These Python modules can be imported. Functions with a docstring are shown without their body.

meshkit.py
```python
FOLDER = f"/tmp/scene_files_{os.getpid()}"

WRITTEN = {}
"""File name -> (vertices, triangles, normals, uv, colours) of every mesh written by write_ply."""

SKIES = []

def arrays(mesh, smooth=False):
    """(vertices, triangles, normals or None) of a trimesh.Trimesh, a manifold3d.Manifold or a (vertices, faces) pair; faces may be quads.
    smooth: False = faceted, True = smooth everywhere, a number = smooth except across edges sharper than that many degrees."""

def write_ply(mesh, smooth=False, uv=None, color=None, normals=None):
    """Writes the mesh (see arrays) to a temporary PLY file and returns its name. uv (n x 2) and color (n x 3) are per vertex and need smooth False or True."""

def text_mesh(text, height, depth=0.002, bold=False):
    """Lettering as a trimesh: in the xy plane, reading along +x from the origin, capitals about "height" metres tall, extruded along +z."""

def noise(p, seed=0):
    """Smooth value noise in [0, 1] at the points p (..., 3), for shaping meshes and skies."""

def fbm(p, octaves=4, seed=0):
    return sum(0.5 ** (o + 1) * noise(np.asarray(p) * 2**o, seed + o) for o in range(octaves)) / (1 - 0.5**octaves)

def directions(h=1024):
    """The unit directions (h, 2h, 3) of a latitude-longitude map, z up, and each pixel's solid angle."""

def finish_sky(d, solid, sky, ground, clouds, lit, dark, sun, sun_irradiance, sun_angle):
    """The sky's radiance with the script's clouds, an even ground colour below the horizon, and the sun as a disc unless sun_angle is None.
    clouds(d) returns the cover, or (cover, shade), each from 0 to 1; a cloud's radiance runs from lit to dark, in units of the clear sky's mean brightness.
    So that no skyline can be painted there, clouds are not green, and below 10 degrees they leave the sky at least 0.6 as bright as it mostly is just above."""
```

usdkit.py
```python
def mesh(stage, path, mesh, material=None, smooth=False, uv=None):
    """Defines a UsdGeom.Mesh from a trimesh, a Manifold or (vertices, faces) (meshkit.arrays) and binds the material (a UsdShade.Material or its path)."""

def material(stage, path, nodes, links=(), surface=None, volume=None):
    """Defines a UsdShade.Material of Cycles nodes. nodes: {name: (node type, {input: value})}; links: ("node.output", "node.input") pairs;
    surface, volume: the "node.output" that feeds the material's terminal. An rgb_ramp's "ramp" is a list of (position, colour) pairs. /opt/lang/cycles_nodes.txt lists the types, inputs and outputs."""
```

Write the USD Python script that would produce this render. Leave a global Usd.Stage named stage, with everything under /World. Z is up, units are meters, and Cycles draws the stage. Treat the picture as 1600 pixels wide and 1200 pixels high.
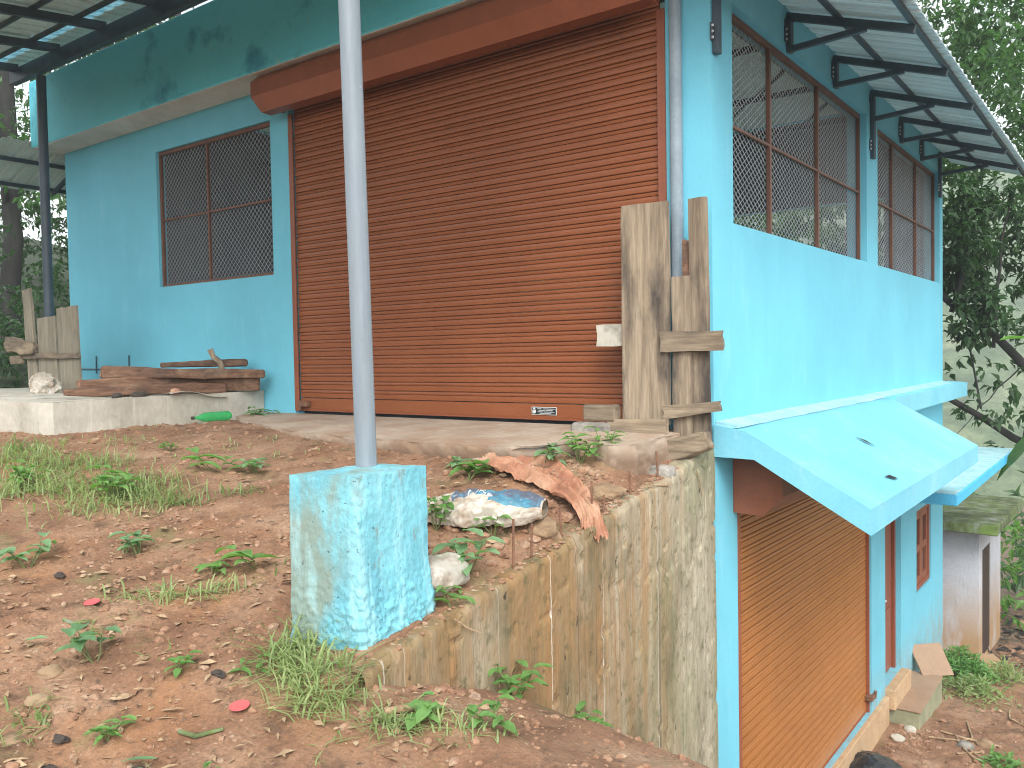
import math, random, numpy as np, trimesh, usdkit, meshkit
from shapely.geometry import Polygon, box as sbox
from pxr import Usd, UsdGeom, UsdLux, UsdShade, Gf, Sdf, Vt
R = np.random.default_rng(7); random.seed(7)
stage = Usd.Stage.CreateInMemory()
UsdGeom.SetStageUpAxis(stage, 'Z'); UsdGeom.SetStageMetersPerUnit(stage, 1.0)
UsdGeom.Xform.Define(stage, '/World'); UsdGeom.Scope.Define(stage, '/World/Looks')
T_ = Sdf.ValueTypeNames
# ------------------------------------------------------------------ camera
EXPOSURE = 1.66
yaw, pitch, roll = 0.6418630, -0.0343117, -0.0176080
CAM = np.array([2.38643, -5.50499, 0.52466])
def cam_axes():
    cy, sy, cp, sp, cr, sr = math.cos(yaw), math.sin(yaw), math.cos(pitch), math.sin(pitch), math.cos(roll), math.sin(roll)
    f = np.array([-sy*cp, cy*cp, sp]); r = np.array([cy, sy, 0]); u = np.cross(r, f)
    return cr*r+sr*u, -sr*r+cr*u, f
_r, _u, _f = cam_axes()
cam = UsdGeom.Camera.Define(stage, '/World/camera')
cam.AddTransformOp().Set(Gf.Matrix4d(*_r, 0, *_u, 0, *(-_f), 0, *CAM, 1))
cam.CreateHorizontalApertureAttr(36.0); cam.CreateFocalLengthAttr(36.0*1328.91/1600)
cam.CreateVerticalApertureAttr(27.0)
cam.CreateExposureAttr(EXPOSURE)
# ------------------------------------------------------------------ sky and soft sun (overcast, misty)
SUN_EL, SUN_AZ = math.radians(47), math.radians(142)
sd = np.array([math.sin(SUN_AZ)*math.cos(SUN_EL), math.cos(SUN_AZ)*math.cos(SUN_EL), math.sin(SUN_EL)])
SKY_STRENGTH, SUN_I = 0.13, 0.22
dome = UsdLux.DomeLight.Define(stage, '/World/sky')
skym = usdkit.material(stage, '/World/Looks/sky_look', {
    's': ('sky_texture', {'sky_type': 'single_scattering', 'sun_disc': False, 'sun_elevation': SUN_EL, 'sun_rotation': SUN_AZ, 'aerosol_density': 2.0}),
    'bw': ('rgb_to_bw', {}), 'tc': ('texture_coordinate', {}),
    'n': ('noise_texture', {'scale': 2.2, 'detail': 4.0, 'roughness': 0.55}),
    'cl': ('rgb_ramp', {'ramp': [(0.25, (0.86, 0.93, 1.0)), (0.7, (1.22, 1.24, 1.22))]}),
    'm': ('mix_color', {'blend_type': 'multiply', 'fac': 1.0, 'use_clamp': False, 'use_clamp_result': False}),
    'x': ('mix_color', {'blend_type': 'mix', 'fac': 0.9}),
    'b': ('background_shader', {'strength': SKY_STRENGTH})},
    [('s.color', 'bw.color'), ('tc.generated', 'n.vector'), ('n.fac', 'cl.fac'), ('bw.val', 'm.a'), ('cl.color', 'm.b'),
     ('s.color', 'x.a'), ('m.result', 'x.b'), ('x.result', 'b.color')], surface='b.background')
UsdShade.MaterialBindingAPI.Apply(dome.GetPrim()).Bind(skym)
dome.GetPrim().SetCustomDataByKey('kind', 'structure')
sun = UsdLux.DistantLight.Define(stage, '/World/sun')
sun.CreateIntensityAttr(SUN_I); sun.CreateAngleAttr(34.0); sun.CreateColorAttr(Gf.Vec3f(1.0, 0.96, 0.9)); sun.CreateNormalizeAttr(True)
_z = sd; _x = np.cross([0, 0, 1.0], _z); _x /= np.linalg.norm(_x); _y = np.cross(_z, _x)
sun.AddTransformOp().Set(Gf.Matrix4d(*_x, 0, *_y, 0, *_z, 0, 0, 0, 30, 1))

# ------------------------------------------------------------------ object helpers
_used = {}
def numbered(parent, name):
    k = (parent, name); n = _used.get(k, 0); _used[k] = n+1
    return f'{parent}/{name}' if n == 0 else f'{parent}/{name}_{n:03d}'
BASE = {}
def tag(p, label=None, cat=None, group=None, kind=None):
    for k, v in (('label', label), ('category', cat), ('group', group), ('kind', kind)):
        if v: p.SetCustomDataByKey(k, v)
    return p
def thing(name, label, cat, base=(0, 0, 0), group=None):
    path = numbered('/World', name); x = UsdGeom.Xform.Define(stage, path)
    x.AddTranslateOp().Set(Gf.Vec3d(*map(float, base))); BASE[path] = np.array(base, float)
    return tag(x.GetPrim(), label, cat, group)
def put(parent, name, mesh, mat, smooth=False, label=None, kind=None):
    """parent: prim or None; mesh in world coordinates; sub-parts may hang on a part"""
    pp = str(parent.GetPath()) if parent is not None else '/World'
    path = numbered(pp, name); base = BASE.get(pp, np.zeros(3)); BASE[path] = base
    if hasattr(mesh, 'to_mesh'):
        mm = mesh.to_mesh(); mesh = trimesh.Trimesh(mm.vert_properties[:, :3], mm.tri_verts, process=False)
    if isinstance(mesh, tuple):
        f = np.asarray(mesh[1], int)
        if f.shape[1] == 4: f = np.vstack([f[:, [0, 1, 2]], f[:, [0, 2, 3]]])
        mesh = trimesh.Trimesh(np.asarray(mesh[0], float), f, process=False)
    m = trimesh.Trimesh(np.array(mesh.vertices)-base, mesh.faces, process=False); m.remove_unreferenced_vertices()
    p = usdkit.mesh(stage, path, m, mat, smooth=smooth).GetPrim()
    return tag(p, label, None, None, kind)
def solo(name, mesh, mat, label, cat, group=None, kind=None, smooth=False):
    p = put(None, name, mesh, mat, smooth); return tag(p, label, cat, group, kind)
def struct(name, mesh, mat, smooth=False): return tag(put(None, name, mesh, mat, smooth), kind='structure')
def cat_(*ms): return trimesh.util.concatenate([m for m in ms])

def cbox(size, b=0.004):
    """chamfered box centred at the origin"""
    s = np.array(size)/2; b = min(b, s.min()*0.45)
    P = []
    for sx in (-1, 1):
        for sy in (-1, 1):
            for sz in (-1, 1):
                S = np.array([sx, sy, sz])
                for k in range(3):
                    q = s-b; q = q.copy(); q[k] = s[k]; P.append(S*q)
    return trimesh.convex.convex_hull(np.array(P))
def bx(x0, x1, y0, y1, z0, z1, b=0.004):
    m = cbox((x1-x0, y1-y0, z1-z0), b); m.apply_translation(((x0+x1)/2, (y0+y1)/2, (z0+z1)/2)); return m
def bar(p, q, w, h, up=(0, 0, 1), b=0.003):
    """rectangular bar from p to q: w across, h along up"""
    p, q = np.array(p, float), np.array(q, float); d = q-p; L = np.linalg.norm(d); d /= L
    s = np.cross(up, d); s /= np.linalg.norm(s); u = np.cross(d, s)
    m = cbox((L, w, h), b); M = np.eye(4); M[:3, 0], M[:3, 1], M[:3, 2], M[:3, 3] = d, s, u, (p+q)/2
    m.apply_transform(M); return m
def tube(pts, rad, n=8, cap=True):
    pts = np.array(pts, float); k = len(pts); rad = np.broadcast_to(rad, (k,))
    V = []; t0 = None
    for i in range(k):
        t = pts[min(i+1, k-1)]-pts[max(i-1, 0)]; t /= np.linalg.norm(t)
        if t0 is None:
            a = np.array([0, 0, 1.0]) if abs(t[2]) < .9 else np.array([1.0, 0, 0]); s = np.cross(t, a)
        else: s = s - t*np.dot(s, t)
        s /= np.linalg.norm(s); u = np.cross(t, s); t0 = t
        an = np.arange(n)*2*np.pi/n
        V.append(pts[i]+rad[i]*(np.cos(an)[:, None]*s+np.sin(an)[:, None]*u))
    V = np.vstack(V); F = []
    for i in range(k-1):
        for j in range(n):
            a, b, c, d = i*n+j, i*n+(j+1) % n, (i+1)*n+(j+1) % n, (i+1)*n+j; F += [(a, b, c), (a, c, d)]
    if cap:
        V = np.vstack([V, pts[0], pts[-1]]); c0, c1 = len(V)-2, len(V)-1
        for j in range(n): F += [(c0, (j+1) % n, j), (c1, (k-1)*n+j, (k-1)*n+(j+1) % n)]
    return trimesh.Trimesh(V, F, process=False)
def prism_y(profile, y0, y1):
    """profile of (x, z) extruded from y0 to y1"""
    m = trimesh.creation.extrude_polygon(Polygon(profile), y1-y0, engine='earcut')
    V = m.vertices.copy(); m.vertices = np.c_[V[:, 0], y0+V[:, 2], V[:, 1]]; m.invert(); return m
def prism_x(profile, x0, x1):
    """profile of (y, z) extruded from x0 to x1"""
    m = trimesh.creation.extrude_polygon(Polygon(profile), x1-x0, engine='earcut')
    V = m.vertices.copy(); m.vertices = np.c_[x0+V[:, 2], V[:, 0], V[:, 1]]; return m
def prism_z(poly, z0, z1):
    m = trimesh.creation.extrude_polygon(Polygon(poly) if not hasattr(poly, 'geom_type') else poly, z1-z0, engine='earcut')
    m.apply_translation((0, 0, z0)); return m
def wall_y(a0, a1, z0, z1, holes, y0, y1):
    p = sbox(a0, z0, a1, z1)
    for h in holes: p = p.difference(sbox(*h))
    parts = [prism_y_poly(g, y0, y1) for g in getattr(p, 'geoms', [p])]; return cat_(*parts)
def prism_y_poly(g, y0, y1):
    m = trimesh.creation.extrude_polygon(g, y1-y0, engine='earcut'); V = m.vertices.copy()
    m.vertices = np.c_[V[:, 0], y0+V[:, 2], V[:, 1]]; m.invert(); return m
def wall_x(a0, a1, z0, z1, holes, x0, x1):
    p = sbox(a0, z0, a1, z1)
    for h in holes: p = p.difference(sbox(*h))
    out = []
    for g in getattr(p, 'geoms', [p]):
        m = trimesh.creation.extrude_polygon(g, x1-x0, engine='earcut'); V = m.vertices.copy()
        m.vertices = np.c_[x0+V[:, 2], V[:, 0], V[:, 1]]; out.append(m)
    return cat_(*out)
def fbm(P, o=4, seed=0): return meshkit.fbm(np.asarray(P, float), o, seed)-0.5
def noisy(m, amp, scale, seed=0, o=3, sub=None):
    m = m.copy()
    if sub: m = m.subdivide_to_size(sub); m.merge_vertices()
    V = np.array(m.vertices); n = np.array(m.vertex_normals)
    m.vertices = V + n*(fbm(V*scale, o, seed)*2*amp)[:, None]; return m
def rock(c, r, seed=0, flat=(1, 1, 1), sub=2, amp=.3):
    m = trimesh.creation.icosphere(subdivisions=sub); V = m.vertices
    V = V*(1+amp*2*fbm(V*1.3+seed*7.1, 3, seed))[:, None]*np.array(flat)*r
    m.vertices = V+np.array(c); return m
def rotz(m, a, c=(0, 0, 0)): m = m.copy(); m.apply_transform(trimesh.transformations.rotation_matrix(a, [0, 0, 1], c)); return m
def rot(m, a, ax, c=(0, 0, 0)): m = m.copy(); m.apply_transform(trimesh.transformations.rotation_matrix(a, ax, c)); return m

# ------------------------------------------------------------------ materials
def look(name, ramp, scale=4, detail=5, rough=0.6, bump=0.3, bscale=None, bdist=0.004, stretch=(1, 1, 1), coord='pos', metallic=0.0,
         spec=0.5, var=None, rnd=0.0, extra=None, rlo=None, translucent=None, distortion=0.0):
    """colour ramp over stretched noise, fine second noise multiplied in, bump; extra: list of (ramp position->weight) stain layers"""
    N = {'g': ('geometry', {}), 't': ('texture_coordinate', {}), 'mp': ('mapping', {'scale': stretch}),
         'n': ('noise_texture', {'scale': scale, 'detail': detail, 'roughness': 0.6, 'distortion': distortion}),
         'r': ('rgb_ramp', {'ramp': ramp}),
         'n2': ('noise_texture', {'scale': (bscale or scale*8), 'detail': 4.0, 'roughness': 0.65}),
         'r2': ('rgb_ramp', {'ramp': [(0.25, (1-(var or .15),)*3), (0.75, (1+(var or .15)*.6,)*3)]}),
         'mul': ('mix_color', {'blend_type': 'multiply', 'fac': 1.0, 'use_clamp': False}),
         'bu': ('bump', {'strength': bump, 'distance': bdist}),
         'p': ('principled_bsdf', {'roughness': rough, 'metallic': metallic, 'specular_ior_level': spec})}
    src = 'g.position' if coord == 'pos' else 't.object'
    L = [(src, 'mp.vector'), ('mp.vector', 'n.vector'), ('mp.vector', 'n2.vector'), ('n.fac', 'r.fac'), ('n2.fac', 'r2.fac'),
         ('r.color', 'mul.a'), ('r2.color', 'mul.b'), ('n2.fac', 'bu.height'), ('bu.normal', 'p.normal')]
    out = 'mul.result'
    if rnd:
        N['oi'] = ('object_info', {}); N['rr'] = ('rgb_ramp', {'ramp': [(0, (1-rnd,)*3), (1, (1+rnd,)*3)]})
        N['mr'] = ('mix_color', {'blend_type': 'multiply', 'fac': 1.0, 'use_clamp': False})
        L += [('oi.random', 'rr.fac'), (out, 'mr.a'), ('rr.color', 'mr.b')]; out = 'mr.result'
    for i, e in enumerate(extra or []):
        # e: color, noise scale, stretch, (lo, hi), optional axis window (axis, from, to)
        N[f'em{i}'] = ('mapping', {'scale': e.get('stretch', (1, 1, 1)), 'location': e.get('loc', (0, 0, 0))})
        N[f'en{i}'] = ('noise_texture', {'scale': e['scale'], 'detail': 5.0, 'roughness': 0.65})
        N[f'er{i}'] = ('map_range', {'from_min': e['lo'], 'from_max': e['hi'], 'to_min': 0.0, 'to_max': e.get('amt', 1.0), 'clamp': True})
        N[f'ex{i}'] = ('mix_color', {'blend_type': 'mix', 'b': e['color']})
        L += [(src, f'em{i}.vector'), (f'em{i}.vector', f'en{i}.vector'), (f'en{i}.fac', f'er{i}.value'), (out, f'ex{i}.a')]
        fac = f'er{i}.result'
        if 'axis' in e:
            ax, a, b = e['axis']
            N[f'es{i}'] = ('separate_xyz', {}); N[f'ea{i}'] = ('map_range', {'from_min': a, 'from_max': b, 'to_min': 0.0, 'to_max': 1.0, 'clamp': True})
            N[f'ek{i}'] = ('math', {'math_type': 'multiply'})
            if e.get('add'):   # noise shifts the edge of the window
                N[f'ek{i}'] = ('math', {'math_type': 'multiply', 'use_clamp': True})
            L += [('g.position', f'es{i}.vector'), (f'es{i}.{ax}', f'ea{i}.value'), (f'ea{i}.result', f'ek{i}.value1'), (fac, f'ek{i}.value2')]
            fac = f'ek{i}.value'
        L.append((fac, f'ex{i}.fac')); out = f'ex{i}.result'
    L.append((out, 'p.base_color'))
    if rlo is not None:
        N['rm'] = ('map_range', {'from_min': .3, 'from_max': .7, 'to_min': rlo, 'to_max': rough}); L += [('n.fac', 'rm.value'), ('rm.result', 'p.roughness')]
    surf = 'p.BSDF'
    if translucent:
        N['tl'] = ('translucent_bsdf', {}); N['tm'] = ('mix_closure', {'fac': translucent[0]}); N['tc'] = ('mix_color', {'blend_type': 'multiply', 'fac': 1.0, 'b': translucent[1]})
        L += [(out, 'tc.a'), ('tc.result', 'tl.color'), ('p.BSDF', 'tm.closure1'), ('tl.BSDF', 'tm.closure2')]; surf = 'tm.closure'
    return usdkit.material(stage, f'/World/Looks/{name}', N, L, surface=surf)
def flat(name, c, rough=.5, **k): return look(name, [(0.3, tuple(np.array(c)*.9)), (0.7, tuple(np.array(c)*1.08))], scale=k.pop('scale', 6), rough=rough, bump=k.pop('bump', .1), **k)

CY = np.array([.150, .475, .60]); MUD = (.30, .19, .115)
def cyr(a, b): return [(0.28, tuple(CY*a)), (0.5, tuple(CY*(a+b)/2)), (0.75, tuple(CY*b))]
M = {}
M['wall'] = look('cyan_paint', cyr(.9, 1.08), scale=.9, rough=.62, bump=.25, bscale=38, bdist=.003, var=.05, spec=.35, extra=[
    dict(color=(.12, .40, .47), scale=1.6, stretch=(3.0, 3.0, .35), lo=.52, hi=.85, amt=.35),
    dict(color=(.32, .62, .68), scale=3.0, stretch=(2.0, 2.0, .5), lo=.56, hi=.8, amt=.3),
    dict(color=MUD, scale=5.0, lo=.30, hi=.62, amt=.95, axis=('z', -2.95, -3.95)),
    dict(color=(.20, .20, .17), scale=6.0, stretch=(2.5, 2.5, .3), lo=.5, hi=.75, amt=.5, axis=('z', -2.6, -3.7))])
M['fascia'] = look('teal_fascia_paint', [(0.3, (.095, .44, .52)), (0.7, (.125, .51, .59))], scale=1.0, rough=.65, bump=.3, bscale=30, bdist=.003, var=.06, spec=.3, extra=[
    dict(color=(.035, .20, .28), scale=1.1, stretch=(1.0, 1.0, 1.1), loc=(3.1, 0, 2.0), lo=.56, hi=.68, amt=.85),
    dict(color=(.36, .42, .22), scale=3.5, stretch=(1.6, 1, .9), loc=(1.3, 2, .4), lo=.68, hi=.76, amt=.45)])
M['soffit'] = look('grey_white_soffit', [(0.3, (.50, .47, .42)), (0.7, (.66, .63, .58))], scale=3, rough=.8, bump=.3, bscale=40)
M['slab_top'] = look('weathered_cyan_slab', [(0.3, (.135, .40, .51)), (0.55, (.165, .46, .57)), (0.78, (.24, .52, .61))], scale=1.4, rough=.55, bump=.35, bscale=40, bdist=.003, var=.08, extra=[
    dict(color=(.42, .54, .57), scale=9, stretch=(1, .5, .3), lo=.58, hi=.76, amt=.3),
    dict(color=(.20, .26, .25), scale=6, stretch=(1, 1, 1), lo=.60, hi=.78, amt=.5)])
M['ledge'] = look('scuffed_ledge_paint', [(0.3, (.20, .44, .50)), (0.7, (.42, .60, .62))], scale=4, rough=.65, bump=.5, bscale=40, extra=[
    dict(color=(.25, .27, .25), scale=11, lo=.56, hi=.7, amt=.7)])
M['sideslab'] = look('bright_blue_paint', [(0.3, (.05, .36, .60)), (0.7, (.07, .42, .66))], scale=3, rough=.6, bump=.2, bscale=40)
M['pier'] = M['wall']
M['brown'] = look('brown_shutter_paint', [(0.3, (.195, .058, .022)), (0.7, (.235, .072, .027))], scale=1.3, rough=.36, bump=.05, bscale=60, var=.06, spec=.5, rlo=.3, rnd=.04, extra=[
    dict(color=(.28, .12, .06), scale=2.5, stretch=(.6, .6, 3), lo=.60, hi=.8, amt=.25)])
M['brown2'] = look('brown_frame_paint', [(0.3, (.20, .058, .027)), (0.7, (.25, .075, .035))], scale=3, rough=.45, bump=.1, bscale=60)
M['orange_shutter'] = look('tan_shutter_paint', [(0.3, (.29, .108, .026)), (0.7, (.35, .132, .034))], scale=1.3, rough=.34, bump=.05, bscale=60, var=.06, rlo=.3, rnd=.04, extra=[
    dict(color=(.36, .21, .09), scale=4, stretch=(1, .4, 2), lo=.60, hi=.8, amt=.25)])
M['wire'] = flat('grey_wire', (.36, .39, .41), .45, metallic=.3)
M['redframe'] = look('red_oxide_frame', [(0.3, (.11, .048, .03)), (0.7, (.17, .075, .048))], scale=5, rough=.55, bump=.15, bscale=60)
M['plaster'] = look('grey_inner_plaster', [(0.3, (.095, .105, .12)), (0.7, (.145, .155, .17))], scale=2, rough=.85, bump=.3, bscale=40)
M['steel'] = look('dark_grey_steel_paint', [(0.3, (.030, .045, .060)), (0.7, (.050, .070, .088))], scale=6, rough=.45, bump=.1, bscale=80)
M['pipe'] = look('grey_pipe_paint', [(0.3, (.15, .175, .20)), (0.7, (.21, .24, .265))], scale=2, rough=.5, bump=.12, bscale=40, stretch=(1, 1, .12), rlo=.4, extra=[
    dict(color=(.16, .20, .25), scale=5, stretch=(3, 3, .3), lo=.55, hi=.75, amt=.5), dict(color=(.55, .58, .58), scale=16, lo=.68, hi=.74, amt=.7)])
M['pvc'] = look('grey_blue_pipe', [(0.3, (.17, .215, .25)), (0.7, (.23, .28, .32))], scale=3, rough=.5, bump=.08, bscale=40)
M['sheet'] = look('pale_roof_sheet', [(0.3, (.60, .67, .68)), (0.7, (.70, .75, .75))], scale=1.2, rough=.45, bump=.1, bscale=30, translucent=(.15, (.9, 1.0, 1.0)), var=.06)
M['sheet_under'] = look('grey_green_roof_sheet', [(0.3, (.48, .56, .53)), (0.7, (.60, .66, .62))], scale=1.2, rough=.45, bump=.1, bscale=30, translucent=(.22, (.9, 1.0, 1.0)))
M['clear_sheet'] = look('pale_blue_clear_sheet', [(0.3, (.40, .58, .63)), (0.7, (.58, .70, .72))], scale=4, rough=.3, bump=.1, translucent=(.6, (.85, 1.0, 1.05)))
M['concrete'] = look('board_marked_concrete', [(0.25, (.24, .205, .145)), (0.5, (.36, .315, .23)), (0.75, (.45, .405, .31))], scale=2.2, detail=8, rough=.9, bump=1.0, bscale=30, bdist=.006, stretch=(1.6, 2.4, .5), var=.30, spec=.25, extra=[
    dict(color=(.22, .125, .052), scale=1.0, stretch=(1, 2.4, .8), lo=.30, hi=.56, amt=.88, axis=('y', -.5, -1.7)),
    dict(color=(.28, .155, .065), scale=1.3, stretch=(1, 5, .3), lo=.46, hi=.60, amt=.7, axis=('y', -.2, -1.0)),
    dict(color=(.21, .18, .09), scale=.8, stretch=(1, 9, .12), lo=.50, hi=.66, amt=.4),
    dict(color=(.10, .088, .048), scale=2.0, stretch=(1, 1.6, .6), lo=.48, hi=.68, amt=.7), dict(color=(.08, .078, .035), scale=14, lo=.55, hi=.67, amt=.6),
    dict(color=(.16, .18, .085), scale=1.3, stretch=(1, 1.2, .7), lo=.45, hi=.66, amt=.55, axis=('y', -1.5, -.5)),
    dict(color=(.60, .57, .50), scale=3.1, stretch=(1, 11, .02), lo=.615, hi=.65, amt=.8),
    dict(color=(.075, .062, .042), scale=3.0, stretch=(1, 8, .03), loc=(5, 5, 5), lo=.61, hi=.66, amt=.6),
    dict(color=(.03, .026, .02), scale=11, stretch=(1, 1.6, .8), lo=.65, hi=.70, amt=.9)])
M['platform'] = look('pale_concrete', [(0.3, (.34, .31, .25)), (0.7, (.50, .46, .39))], scale=2.2, rough=.9, bump=.5, bscale=28, bdist=.004, stretch=(1, 1, .6), var=.15, extra=[
    dict(color=(.60, .58, .54), scale=5, stretch=(1, 3.0, .25), lo=.56, hi=.68, amt=.45), dict(color=(.13, .12, .09), scale=3.0, stretch=(1, 1.0, 1.2), lo=.57, hi=.72, amt=.75)])
M['apron'] = look('dusty_apron_concrete', [(0.3, (.30, .225, .165)), (0.7, (.42, .335, .26))], scale=1.6, rough=.9, bump=.5, bscale=26, bdist=.004, var=.14, extra=[dict(color=(.26, .15, .085), scale=2.3, lo=.46, hi=.66, amt=.7), dict(color=(.15, .09, .055), scale=7, lo=.25, hi=.5, amt=.9, axis=('z', -.07, -.16))])
M['stone'] = look('grey_stone', [(0.3, (.13, .12, .10)), (0.7, (.33, .30, .26))], scale=9, rough=.9, bump=.8, bscale=40, bdist=.006, coord='obj')
M['brownstone'] = look('earthy_stone', [(0.3, (.16, .10, .055)), (0.7, (.33, .22, .13))], scale=7, rough=.9, bump=.7, bscale=40, bdist=.005)
M['pedestal'] = look('blue_painted_concrete', [(0.28, (.10, .30, .37)), (0.5, (.145, .41, .48)), (0.75, (.24, .53, .60))], scale=3.5, rough=.75, bump=1.0, bscale=52, bdist=.006, var=.22, stretch=(1, 1, .7), extra=[
    dict(color=(.185, .20, .14), scale=3.6, stretch=(1.6, 1.3, .5), lo=.44, hi=.60, amt=.8, axis=('x', -.12, -.24)),
    dict(color=(.20, .15, .09), scale=9, stretch=(1, 1, .5), lo=.60, hi=.69, amt=.6),
    dict(color=(.34, .58, .62), scale=5, stretch=(1, 2.5, .25), lo=.53, hi=.66, amt=.5),
    dict(color=(.03, .04, .042), scale=42, lo=.645, hi=.68, amt=.85)])
def wood(name, a, b, axis, dark=.5):
    st = {'z': (1, 1, .06), 'x': (.06, 1, 1), 'y': (1, .06, 1)}[axis]; s2 = {'z': (1, 1, .3), 'x': (.3, 1, 1), 'y': (1, .3, 1)}[axis]
    return look(name, [(0.25, a), (0.5, tuple((np.array(a)+b)/2)), (0.75, b)], scale=26, rough=.85, bump=.7, bscale=90, bdist=.003, stretch=st, var=.25, rnd=.16, spec=.25, distortion=.4, extra=[
        dict(color=(.055, .045, .04), scale=3.2, stretch=s2, lo=.46, hi=.62, amt=dark), dict(color=(.42, .32, .20), scale=6, stretch=s2, loc=(4, 4, 4), lo=.54, hi=.7, amt=.4)])
M['wood_z'] = wood('weathered_plank_upright', (.12, .085, .058), (.35, .275, .195), 'z', .97)
M['wood_x'] = wood('weathered_plank_level', (.12, .088, .06), (.34, .265, .185), 'x', .75)
M['wood_g'] = wood('grey_plank_upright', (.19, .165, .125), (.31, .27, .205), 'z', .3)
M['timber'] = wood('dark_red_timber', (.085, .043, .028), (.27, .15, .095), 'y', .5)
M['bark'] = look('dark_bark', [(0.3, (.010, .010, .009)), (0.7, (.030, .028, .024))], scale=9, rough=.9, bump=.8, bscale=40, stretch=(1, 1, .3), bdist=.01)
def leafm(name, a, b, tr=.35, rough=.45):
    return look(name, [(0.3, a), (0.7, b)], scale=2.2, rough=rough, bump=.05, var=.3, bscale=14, translucent=(tr, (1.0, 1.25, .5)))
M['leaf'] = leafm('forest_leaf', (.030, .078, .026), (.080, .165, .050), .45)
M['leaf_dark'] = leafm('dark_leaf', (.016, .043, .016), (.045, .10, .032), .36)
M['leaf_bright'] = leafm('bright_leaf', (.085, .19, .035), (.15, .30, .06), .45)
M['weed'] = leafm('weed_leaf', (.09, .21, .05), (.20, .36, .11), .4)
M['weed_blue'] = leafm('blue_green_weed_leaf', (.11, .22, .10), (.22, .36, .19), .35)
M['grass'] = leafm('grass_blade', (.13, .20, .055), (.36, .42, .19), .35)
M['dry'] = look('dry_leaf', [(0.3, (.20, .115, .06)), (0.7, (.46, .33, .20))], scale=8, rough=.8, bump=.2, var=.3)
M['stem'] = flat('green_stem', (.12, .14, .05), .6)
M['soil'] = look('red_soil', [(0.26, (.135, .066, .036)), (0.45, (.225, .118, .067)), (0.62, (.30, .175, .106)), (0.8, (.39, .26, .175))], scale=2.4, detail=9, rough=.85, bump=1.0, bscale=60, bdist=.010, var=.34, spec=.35, extra=[
    dict(color=(.32, .145, .06), scale=1.7, lo=.54, hi=.72, amt=.5), dict(color=(.10, .055, .033), scale=6.5, lo=.55, hi=.66, amt=.75), dict(color=(.50, .38, .28), scale=23, lo=.62, hi=.69, amt=.5), dict(color=(.08, .055, .04), scale=31, lo=.60, hi=.66, amt=.7),
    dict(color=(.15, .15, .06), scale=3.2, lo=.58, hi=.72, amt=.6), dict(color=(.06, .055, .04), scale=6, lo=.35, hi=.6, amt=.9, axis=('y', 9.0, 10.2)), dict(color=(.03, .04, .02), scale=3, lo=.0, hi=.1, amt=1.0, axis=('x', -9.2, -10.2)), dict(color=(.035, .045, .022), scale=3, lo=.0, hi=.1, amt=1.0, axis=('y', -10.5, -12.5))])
M['pebble'] = look('pebbles', [(0.3, (.13, .065, .035)), (0.5, (.29, .155, .09)), (0.64, (.36, .24, .16)), (0.75, (.15, .11, .085))], scale=11, rough=.9, bump=.4, bscale=60, var=.35)
M['rust'] = look('rusty_steel', [(0.3, (.10, .045, .025)), (0.7, (.22, .105, .06))], scale=30, rough=.85, bump=.5, bscale=90)
M['white_bag'] = look('dirty_white_plastic', [(0.3, (.36, .31, .245)), (0.7, (.54, .49, .42))], scale=6, rough=.45, bump=.2, bscale=20, extra=[dict(color=(.25, .16, .10), scale=9, lo=.50, hi=.66, amt=.75)])
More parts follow.
